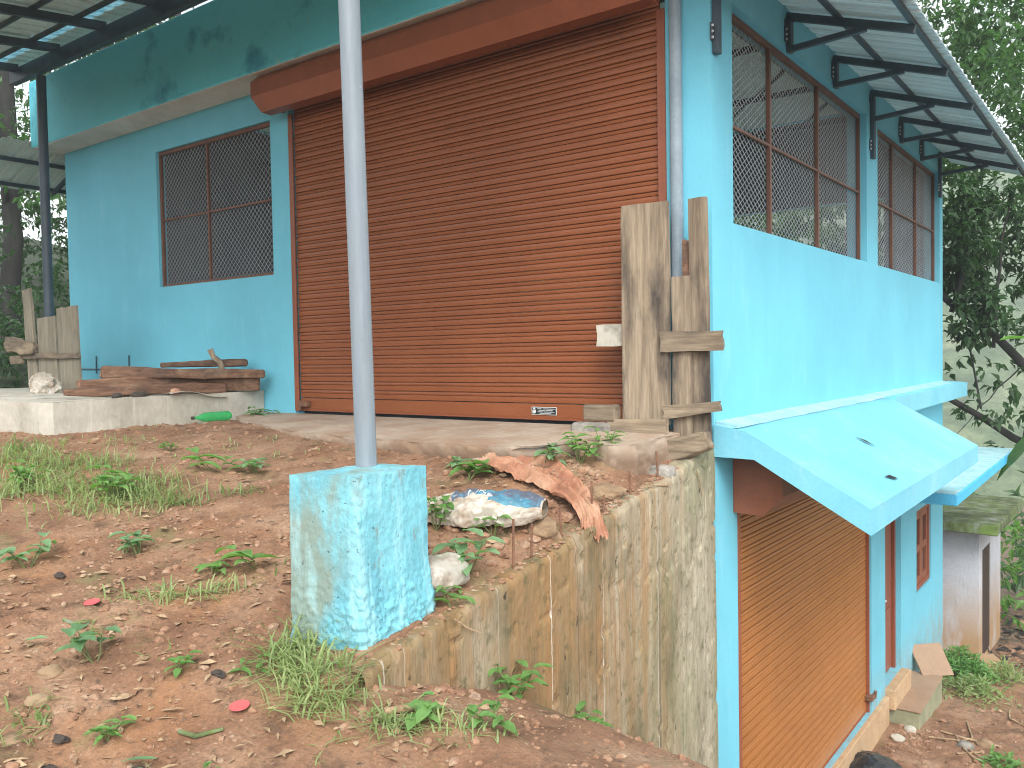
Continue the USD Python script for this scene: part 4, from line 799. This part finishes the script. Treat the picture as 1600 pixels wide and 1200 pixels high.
put(t1, 'crown', foliage(cloud((-.1, 11.6, 6.1), (1.1, 1.0, 1.3), 26, (.45, .45, .34), 8)+cloud((.9, 11.5, 5.0), (2.4, 1.6, 1.7), 34, (.5, .5, .36), 7), 520, .17, .075, 102), M['leaf'])
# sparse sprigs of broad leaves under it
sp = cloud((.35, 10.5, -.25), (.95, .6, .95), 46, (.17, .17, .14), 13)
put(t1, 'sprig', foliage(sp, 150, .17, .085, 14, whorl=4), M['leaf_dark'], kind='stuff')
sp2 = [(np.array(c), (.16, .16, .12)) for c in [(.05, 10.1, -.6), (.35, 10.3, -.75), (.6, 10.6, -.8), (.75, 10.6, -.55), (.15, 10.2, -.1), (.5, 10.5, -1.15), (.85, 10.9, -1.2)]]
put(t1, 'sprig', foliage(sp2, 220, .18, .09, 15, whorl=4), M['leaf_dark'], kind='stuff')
tree('taller tree with small bright leaves behind the awning end', (3.8, 17, -7), (2.6, 16.2, 4), .16, [((2.6, 16.2, 4), (1.2, 15.5, 6.2), .06, .02), ((2.7, 16.3, 3), (3.6, 16, 6), .06, .02)],
    cloud((2.2, 16.2, 6.4), (2.6, 2, 2.2), 26, (.6, .6, .45), 21)+cloud((1.2, 15.4, 3.0), (1.5, 1.2, .8), 8, (.5, .5, .35), 22), 420, .17, .08, 'leaf', 110)
tree('tall leafy tree spreading above the outer edge of the side awning', (3.4, 20.5, -8), (1.6, 19.6, 6), .17, [((1.6, 19.6, 5), (-.6, 19, 8.5), .07, .02), ((1.6, 19.6, 5.5), (2.2, 19, 9.5), .07, .02)],
    cloud((.2, 16.0, 8.2), (2.6, 1.8, 2.6), 40, (.6, .6, .45), 41)+cloud((-.6, 19.5, 5.6), (2.6, 1.5, 2.2), 26, (.6, .6, .45), 43), 230, .18, .08, 'leaf', 130)
tree('bright green young tree just right of the awning tip', (2.9, 11.6, -5), (2.2, 10.9, 3.3), .06, [((2.2, 10.9, 3.3), (1.7, 10.4, 4.3), .03, .01)], cloud((1.95, 10.7, 3.6), (.55, .5, .75), 8, (.3, .3, .24), 25), 420, .19, .08, 'leaf_bright', 115)
tree('shady tree seen through the mesh windows behind the hall', (-2.4, 13.5, -4.6), (-2.2, 13.2, 3.5), .14, [((-2.2, 13.2, 2), (-3.5, 13, 4), .06, .02), ((-2.2, 13.2, 2.4), (-.9, 12.8, 4), .06, .02)],
    cloud((-2.2, 12.8, 3.4), (2.6, 1.5, 1.9), 34, (.6, .6, .45), 31), 520, .18, .085, 'leaf', 120)
tree('tree with pale leaves behind the left rear of the hall', (-6.4, 14, -4), (-6.2, 13.6, 4), .14, [((-6.2, 13.6, 3), (-5, 13, 5), .06, .02)], cloud((-6, 13.4, 3.6), (3, 1.6, 2.4), 30, (.7, .7, .5), 33), 380, .2, .09, 'leaf', 125)
# forest to the left
LT = [((-15.4, 2.0, 1.0), (-15.35, 2.05, 9.5), .21, 'dark straight trunk tree at the far left edge of the photo'), ((-18.5, 5.5, 2.0), (-18.2, 5.6, 10), .18, 'slender forest tree behind the far left plank formwork'),
      ((-13.2, 4.2, .8), (-13.0, 4.3, 8.5), .10, 'thin young tree between the dark trunk and the building end'), ((-21, 1.0, 2.6), (-21.2, .6, 11), .22, 'deep forest tree at the left beyond the lean-to awning'), ((-23, 8, 3.2), (-22.6, 8.4, 12), .24, 'large leafy forest tree rising above the left awning')]
for i, (b, tp, r, lb) in enumerate(LT):
    cl = cloud((tp[0], tp[1], tp[2]*.62+1.0), (3.2, 2.6, 4.2), 34, (.8, .8, .6), 200+i)
    if i == 2: cl = cloud((-12.6, 4.6, 4.2), (1.6, 1.6, 3.6), 26, (.5, .5, .4), 202)
    lm = [((b[0], b[1], z), (b[0]+dx, b[1]+dy, z+1.6), r*.35, .015) for z, dx, dy in ((3.5, 1.5, -.8), (4.6, -1.4, .6), (6.0, .9, 1.2), (7.0, -1, -1))]
    tree(lb, b, tp, r, lm, cl, 430, .17, .075, 'leaf_dark' if i % 2 else 'leaf', 210+i)
# trees along the back above the fascia
for i, (b, tp, lb) in enumerate([((-9.5, 14.5, -2), (-9.3, 14.2, 9), 'tall tree seen in the gap between shelter beam and fascia'), ((-14.5, 11, 1), (-14.2, 11, 10), 'tall tree behind the left end of the fascia')]):
    tree(lb, b, tp, .17, [((tp[0], tp[1], 5), (tp[0]+1.6, tp[1]-1, 8), .07, .02), ((tp[0], tp[1], 6), (tp[0]-1.6, tp[1], 9), .07, .02)], cloud((tp[0], tp[1]-.5, 8.0), (4.2, 2.2, 3.6), 40, (.9, .9, .7), 230+i), 330, .22, .10, 'leaf', 240+i)
# the wooded bank on the near side of the yard, behind the viewer
rng = np.random.default_rng(77); cl = []
for _ in range(170):
    x, y = rng.uniform(-30, 9), rng.uniform(-26, -14.5); z = float(ground_z(x, y)); cl.append((np.array([x, y, z+rng.uniform(.2, 1.6)]), np.array([1.7, 1.5, 1.1])*rng.uniform(.7, 1.3)))
solo('wooded_bank', foliage(cl, 40, .6, .28, 78), M['leaf'], 'leafy wooded bank on the near side of the yard', 'wood', kind='stuff')
# undergrowth: one mass
rng = np.random.default_rng(55); cl = []
for _ in range(230):
    x, y = rng.uniform(-24, -9.9), rng.uniform(-.8, 11); z = float(ground_z(x, y)); cl.append((np.array([x, y, z+rng.uniform(.1, 1.0)*(1.2+.28*max(0, -x-10))]), np.array([.6, .6, .5])*rng.uniform(.6, 1.3)))
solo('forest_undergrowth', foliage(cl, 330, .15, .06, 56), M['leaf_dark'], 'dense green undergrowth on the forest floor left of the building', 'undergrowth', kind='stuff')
cl = []
for _ in range(70):
    x, y = rng.uniform(-1.2, 2.6), rng.uniform(11.6, 18); z = float(ground_z(x, y)); cl.append((np.array([x, y, z+rng.uniform(.15, .75)+(y-11)*.16]), np.array([.45, .45, .38])*rng.uniform(.6, 1.3)))
solo('valley_plants', foliage(cl, 120, .26, .10, 58), M['leaf_bright'], 'bright green leafy plants growing past the grey outbuilding', 'plants', kind='stuff')
cl = []
for _ in range(120):
    x, y = rng.uniform(-16, 8), rng.uniform(19, 46); z = float(ground_z(x, y)); cl.append((np.array([x, y, z+rng.uniform(.2, 2.8)]), np.array([1.3, 1.3, 1.1])*rng.uniform(.6, 1.3)))
solo('valley_scrub', foliage(cl, 34, .5, .2, 59), M['leaf'], 'misty green scrub on the slope below the building', 'scrub', kind='stuff')
# banana plant
def blade(p, q, width, sag, n=14, tear=0, seed=0):
    p, q = np.array(p, float), np.array(q, float); s = np.linspace(0, 1, n); d = q-p; side = np.cross(d, [0, 0, 1.0]); side /= np.linalg.norm(side)
    mid = p+np.outer(s, d)+np.outer(np.sin(np.pi*s)*sag, [0, 0, 1]); w = width*np.sin(np.pi*np.clip(s*.93+.05, 0, 1))**.6; w[-1] = .004
    rr = np.random.default_rng(seed); dz = rr.normal(0, .012, n)
    V = np.concatenate([mid+side*w[:, None]*.5+np.c_[s*0, s*0, dz+w*.16], mid, mid-side*w[:, None]*.5+np.c_[s*0, s*0, -dz+w*.16]]); F = []
    for i in range(n-1): F += [(i, i+1, n+i+1, n+i), (n+i, n+i+1, 2*n+i+1, 2*n+i)]
    return (V, np.array(F))
bn = thing('banana_plant', 'banana plant with broad leaves at the right edge behind the door canopy', 'banana plant', (1.9, 8.6, -4.1))
put(bn, 'stem', tube([(1.9, 8.6, -4.3), (1.88, 8.6, -2.5), (1.85, 8.58, -1.0), (1.8, 8.5, -.3)], [.12, .10, .07, .04], 12), M['stem'], True)
for i, (p, q, wd, sg, m) in enumerate([((1.85, 8.55, -.5), (.72, 7.9, -1.35), .46, .30, 'leaf'), ((1.85, 8.5, -.4), (.84, 7.15, .60), .34, .38, 'leaf_bright'), ((1.85, 8.6, -.4), (2.9, 8.0, .3), .42, .5, 'leaf_bright'), ((1.85, 8.6, -.6), (1.7, 10.2, -.2), .42, .5, 'leaf'), ((1.86, 8.6, -1.2), (.95, 8.6, -2.6), .34, .35, 'leaf'), ((1.86, 8.6, -1.5), (1.2, 9.4, -3.0), .34, .3, 'leaf_bright')]):
    put(bn, 'leaf_blade', blade(p, q, wd, sg, seed=i), M[m], True)
# herb clump in the lower yard
def herb(name, label, cat, c, n, L0, W0, h, r, mat, seed, up=.6):
    rng = np.random.default_rng(seed); x = c[0]+rng.normal(0, r, n); y = c[1]+rng.normal(0, r, n); z0 = gz(x, y); z = z0+rng.uniform(.02, 1, n)*h*np.exp(-((x-c[0])**2+(y-c[1])**2)/(2.2*r*r))
    d = np.c_[rng.normal(0, 1, n), rng.normal(0, 1, n), rng.normal(up, .5, n)]
    return solo(name, leaves(np.c_[x, y, z], d, L0*rng.uniform(.6, 1.3, n), W0*rng.uniform(.6, 1.3, n), rng), M[mat], label, cat)
herb('weed_clump', 'leafy green weed clump at the base of the far wall corner', 'weeds', (.36, 7.55), 900, .10, .04, .42, .22, 'weed', 71)
herb('weed_clump', 'grassy weed clump in front of the leafy one on the lower yard', 'weeds', (.62, 6.75), 500, .12, .025, .22, .2, 'grass', 72)
herb('weed_clump', 'small weed tuft at the bottom right corner of the lower yard', 'weeds', (1.22, 4.45), 90, .10, .045, .12, .08, 'weed', 73)
herb('weed_clump', 'thin grass tuft beside the grey broken slab', 'weeds', (.80, 7.9), 300, .16, .02, .25, .14, 'grass', 74, 1.2)
# broad-leaved weeds in the upper yard
def leafmesh(p, d, L, W, rng, droop=.35, n=6):
    d = np.array(d, float); d /= np.linalg.norm(d); s = np.cross(d, [0, 0, 1.0]); s /= max(np.linalg.norm(s), 1e-6); nn = np.cross(s, d)
    t = np.linspace(0, 1, n); w = W*np.sin(np.pi*np.clip(t*.9+.06, 0, 1))**.8*(1-.35*t); w[-1] = .001
    mid = np.array(p)+np.outer(t*L, d)-np.outer(t*t*droop*L, [0, 0, 1]); V = [mid+np.outer(w*k, s)+np.outer(np.abs(w*k)*.35, nn)+rng.normal(0, .002, (n, 3)) for k in (.5, 0, -.5)]
    V = np.concatenate(V); F = []
    for i in range(n-1): F += [(i, i+1, n+i+1, n+i), (n+i, n+i+1, 2*n+i+1, 2*n+i)]
    return V, np.array(F)
def weed(label, c, stems, L, W, h, seed, mat='weed', lean=.3, nl=4, cat='weed'):
    L, W, h = L*1.3, W*1.3, h*1.1; rng = np.random.default_rng(seed); z = float(gz(*c)); t = thing('weed_plant', label, cat, (c[0], c[1], z)); ST, Vs, Fs, off = [], [], [], 0
    for k in range(stems):
        a = rng.uniform(0, 6.28); tip = np.array([c[0], c[1], z])+np.array([math.cos(a)*lean*h, math.sin(a)*lean*h, h*rng.uniform(.6, 1.1)]); b = np.array([c[0], c[1], z-.02])
        pts = [b+(tip-b)*q+rng.normal(0, .004, 3) for q in (0, .35, .7, 1)]; ST.append(tube(pts, [.004, .0035, .003, .002], 5))
        for j in range(nl):
            q = .45+.55*(j+1)/nl; p = b+(tip-b)*q; an = a+j*2.4+rng.normal(0, .3); d = (math.cos(an), math.sin(an), rng.uniform(.05, .6)); s = rng.uniform(.7, 1.2)
            V, F = leafmesh(p, d, L*s, W*s, rng); Vs.append(V); Fs.append(F+off); off += len(V)
    put(t, 'stem', cat_(*ST), M['stem']); put(t, 'leaf', (np.concatenate(Vs), np.concatenate(Fs)), M[mat], True)
WEEDS = [('large pointed leaf weed on bare soil left of the pedestal', (-1.11, -2.95), 2, .13, .075, .10, 'weed', .9, 3), ('small yellow green weed beside the pointed leaf weed', (-1.25, -3.10), 2, .09, .05, .06, 'weed', .8, 3),
 ('pale round leaved weed in the middle of the left soil', (-1.74, -3.2), 4, .065, .045, .10, 'weed_blue', .6, 4), ('pale weed with drooping leaves at the left edge', (-2.05, -3.60), 4, .075, .05, .12, 'weed_blue', .6, 4),
 ('pale triangular leaf weed on the lower left soil', (-.95, -3.84), 3, .085, .055, .10, 'weed_blue', .7, 3), ('low green sprig beside the dark bark scrap', (-.60, -3.66), 3, .05, .03, .05, 'weed', .8, 3), ('tiny sprig left of the near grass tuft', (-.36, -3.53), 3, .05, .022, .05, 'weed', .8, 3),
 ('broad leaf weed at the right end of the grass patch', (-2.72, -2.10), 3, .12, .065, .12, 'weed', .8, 3), ('second broad leaf weed behind the grass patch', (-2.45, -1.95), 3, .12, .065, .09, 'weed_blue', .8, 3), ('bright leafy weed in the middle of the grass patch', (-2.62, -2.86), 6, .09, .05, .16, 'weed', .5, 4), ('light green weed at the left of the grass patch', (-3.2, -3.05), 5, .09, .05, .14, 'weed', .6, 4),
 ('bright weed behind the printed sack', (-.98, -1.48), 4, .10, .075, .10, 'weed', .7, 3), ('small weed just behind the bright weed', (-1.18, -1.28), 3, .07, .05, .08, 'weed_blue', .6, 3),
 ('fresh pointed weed growing on the earth below the sack', (-.17, -2.44), 3, .11, .055, .17, 'weed_blue', .5, 5), ('yellow green weed at the foot of the sack', (-.30, -2.10), 4, .06, .035, .10, 'weed', .6, 4), ('slim weed hanging at the wall top beside the pedestal', (-.07, -2.68), 3, .08, .03, .12, 'weed', .4, 4),
 ('leafy weed left of the sack by the pedestal edge', (-.58, -2.22), 4, .06, .04, .15, 'weed', .4, 5),
 ('bushy green weed by the steel rods near the wooden blocks', (-.47, -.99), 6, .075, .05, .14, 'weed', .6, 4), ('upper green weed against the broken apron edge', (-.40, -.80), 4, .07, .035, .15, 'weed', .6, 4), ('grey green weed right of the blue packet', (-.66, -1.10), 4, .08, .05, .10, 'weed_blue', .7, 4),
 ('small round leaved weed at the foot of the retaining wall', (.30, -3.30), 4, .06, .045, .07, 'weed', .7, 3), ('leafy weed on the slope close to the wall', (.10, -2.45), 6, .07, .04, .14, 'weed', .6, 4), ('low weed further down against the wall foot', (.10, -1.85), 5, .07, .04, .08, 'weed', .8, 3), ('weed at the foot of the wall between grass and slope', (.50, -3.15), 4, .06, .04, .07, 'weed', .8, 3),
 ('small weed on the mud at the lower left', (-.50, -4.02), 4, .045, .022, .05, 'weed', .8, 3), ('weed by the corner of the upper shutter and the platform', (-4.62, -.25), 4, .12, .06, .10, 'weed_blue', .8, 3), ('tiny weed at the bottom edge of the soil', (-.02, -3.95), 4, .04, .02, .05, 'weed', .8, 3),
 ('low weed under the far left platform front', (-3.6, -1.9), 4, .06, .03, .06, 'weed', .8, 3)]
for i, (lb, c, ns, L, W, h, m, ln_, nl) in enumerate(WEEDS): weed(lb, c, ns, L, W, h, 300+i, m, ln_, nl)
# grass: one mass of blades in tufts
rng = np.random.default_rng(91); BP = []
def tuft(c, n, r, h): BP.append((np.c_[c[0]+rng.normal(0, r, n), c[1]+rng.normal(0, r, n)], h*rng.uniform(.5, 1.3, n)))
for x, y in [(-3.2, -3.18), (-3.66, -2.74), (-3.03, -3.03), (-2.58, -2.98), (-2.81, -2.66), (-2.4, -2.75), (-3.5, -2.45), (-3.99, -2.8), (-2.9, -2.85), (-3.4, -2.95), (-2.6, -2.65), (-4.3, -2.6), (-3.9, -3.1)]: tuft((x, y), 150, .12, .16)
tuft((-2.25, -2.62), 60, .07, .12); tuft((-2.1, -2.35), 40, .08, .10)
for x, y, n in [(-1.39, -3.48, 25), (-1.22, -3.39, 60), (-1.08, -3.28, 60), (-1.0, -3.2, 35)]: tuft((x, y), n, .045, .10)
for x, y, n in [(-.35, -3.34, 80), (-.26, -3.42, 90), (-.15, -3.40, 80), (-.06, -3.32, 60), (-.12, -3.50, 70), (0.0, -3.46, 60), (-.32, -3.27, 60)]: tuft((x, y), n, .05, .16)
for x, y, n in [(.22, -3.40, 70), (.3, -3.36, 50), (.4, -3.28, 40), (.52, -3.22, 20)]: tuft((x, y), n, .05, .10)
for _ in range(46):
    x, y = rng.uniform(-6, 1.2), rng.uniform(-4.4, -1.2)
    if gz(x, y) > -1.0: tuft((x, y), rng.integers(3, 12), .04, .07)
tuft((-4.2, -1.9), 60, .12, .07); tuft((-3.4, -1.6), 60, .15, .06); tuft((-1.2, -3.75), 15, .04, .07); tuft((-.75, -4.2), 30, .05, .09); tuft((-.85, -4.12), 30, .05, .09)
P2 = np.concatenate([b for b, h in BP]); H = np.concatenate([h for b, h in BP]); n = len(P2); z = gz(P2[:, 0], P2[:, 1])-.01
a = rng.uniform(0, 6.28, n); ln = rng.uniform(.45, 1.7, n); D = np.c_[np.cos(a), np.sin(a)]*ln[:, None]; S = np.c_[-np.sin(a), np.cos(a), 0*a]*(.0030*rng.uniform(.7, 1.6, n))[:, None]
pts = []
for t, ht, wd in ((0, 0, 1), (.4, .62, .95), (.75, .9, .7), (1.0, .86, .05)):
    c = np.c_[P2+D*H[:, None]*(t**1.6)*.9, z+H*ht*np.clip(1.05-.48*ln, .16, 1)]; pts += [c-S*wd, c+S*wd]
V = np.stack(pts, 1).reshape(-1, 3); b = np.arange(n)[:, None]*8; F = np.concatenate([b+q for q in ([0, 1, 3, 2], [2, 3, 5, 4], [4, 5, 7, 6])], 0)
solo('grass', (V, F), M['grass'], 'tufts of grass growing on the red soil yard', 'grass', kind='stuff')
# pebbles and crumbs
rng = np.random.default_rng(17); ico = trimesh.creation.icosphere(subdivisions=1); Vs, Fs, off = [], [], 0
def scatter(n, xr, yr, r0, r1, keep=lambda x, y: True):
    global off
    k = 0
    while k < n:
        x, y = rng.uniform(*xr), rng.uniform(*yr); k += 1
        if not keep(x, y): continue
        r = r0+(r1-r0)*rng.random()**4; V = ico.vertices*np.array([rng.uniform(.8, 1.5), rng.uniform(.7, 1.2), rng.uniform(.45, .9)])*r*(1+rng.normal(0, .14, (len(ico.vertices), 1)))
        a_ = rng.uniform(0, 6.28); V[:, :2] = V[:, :2]@np.array([[math.cos(a_), -math.sin(a_)], [math.sin(a_), math.cos(a_)]])
        Vs.append(V+np.array([x, y, float(gz(x, y))+r*.15])); Fs.append(ico.faces+off); off += len(V)
scatter(1700, (-2.2, .6), (-4.5, -2.6), .003, .020, lambda x, y: not (-.13 < x < .02 and y > -3.3)); scatter(1500, (-5.5, -.15), (-3.2, -.9), .004, .022)
scatter(500, (-.55, -.14), (-2.7, -1.0), .006, .034); scatter(500, (.15, 1.7), (3.4, 8.5), .006, .035); scatter(260, (.15, .55), (4.1, 4.9), .008, .03); scatter(500, (.5, 2.5), (9.2, 13), .01, .06); scatter(250, (.03, 1.2), (-3.4, -2.2), .004, .022)
for _ in range(420):   # crumbs fallen on the wall top
    y = rng.uniform(-3.1, -.1); x = -.125+.115*rng.random()**1.4; r = rng.uniform(.003, .014); Vs.append(ico.vertices*np.array([1.2, 1, .6])*r*(1+rng.normal(0, .14, (len(ico.vertices), 1)))+np.array([x, y, wtop(y)+r*.2])); Fs.append(ico.faces+off); off += len(ico.vertices)
solo('gravel', trimesh.Trimesh(np.concatenate(Vs), np.concatenate(Fs), process=False), M['pebble'], 'small stones and crumbs of earth scattered on the soil', 'gravel', kind='stuff')
# dry leaves and fibres
x = np.r_[rng.uniform(-6, -.2, 900), rng.uniform(-2.2, .5, 800), rng.uniform(-1.4, .2, 160), rng.uniform(.15, 1.6, 120)]; y = np.r_[rng.uniform(-4.3, -.95, 900), rng.uniform(-4.4, -2.8, 800), rng.uniform(-2.2, -.9, 160), rng.uniform(4, 8.5, 120)]
ok = ~((x > -.16) & (x < .03) & (y > -3.3)); x, y = x[ok], y[ok]; n = len(x); a = rng.uniform(0, 6.28, n)
Ls = rng.uniform(.015, .08, n)*rng.uniform(.5, 1.1, n); D = np.c_[np.cos(a), np.sin(a), rng.normal(.05, .15, n)]
V, F = leaves(np.c_[x, y, gz(x, y)+.010], D, Ls, Ls*rng.uniform(.15, .55, n), rng, .12, .1)
solo('leaf_litter', (V, F), M['dry'], 'dry leaf scraps and fibres lying on the red soil', 'leaf litter', kind='stuff')
n = 420; x = rng.uniform(-.2, 2.5, n); y = rng.uniform(9.0, 13.5, n); a = rng.uniform(0, 6.28, n); Ls = rng.uniform(.06, .2, n)
V, F = leaves(np.c_[x, y, gz(x, y)+.02], np.c_[np.cos(a), np.sin(a), rng.normal(.1, .2, n)], Ls, Ls*.5, rng, .15, .1)
solo('dark_litter', (V, F), M['bark'], 'dark rotting leaves on the ground past the outbuilding', 'leaf litter', kind='stuff')
for i, (x, y, L, W, a, m, lb) in enumerate([(-1.29, -3.95, .10, .035, .6, 'weed_blue', 'grey green fallen leaf at the left edge of the soil'), (-.33, -4.07, .13, .035, .5, 'weed_blue', 'long grey green fallen leaf at the bottom edge of the soil'), (-.84, -3.01, .13, .06, .4, 'dry', 'curled pinkish dry leaf just left of the pedestal'), (-1.35, -.99, .16, .05, .1, 'dry', 'long tan dry leaf below the broken apron edge'), (-1.0, -.98, .14, .05, -.2, 'dry', 'flat tan dry leaf beside the black scrap'), (-2.3, -2.2, .10, .05, .8, 'dry', 'yellowish dry leaf right of the grass patch')]):
    V, F = leafmesh((x, y, float(gz(x, y))+.02), (math.cos(a), math.sin(a), .25), L, W, np.random.default_rng(i), .1); solo('fallen_leaf', (V, F), M[m], lb, 'leaf', smooth=True)
# roots and straws at the wall
for i, (pts, lb) in enumerate([([(-.02, -.62, -.24), (.02, -.75, -.30), (.0, -1.0, -.26)], 'pale dry straw lying across the wall top near the split log'), ([(.02, -.33, -.26), (.03, -.30, -.34), (.025, -.25, -.43)], 'pale root hanging down the wall below the split log'), ([(.02, -2.78, -.60), (.03, -2.70, -.66), (.03, -2.62, -.70)], 'pale root hanging on the wall beside the pedestal')]):
    solo('straw', tube(pts, .004, 6), M['dry'], lb, 'straw', smooth=True)
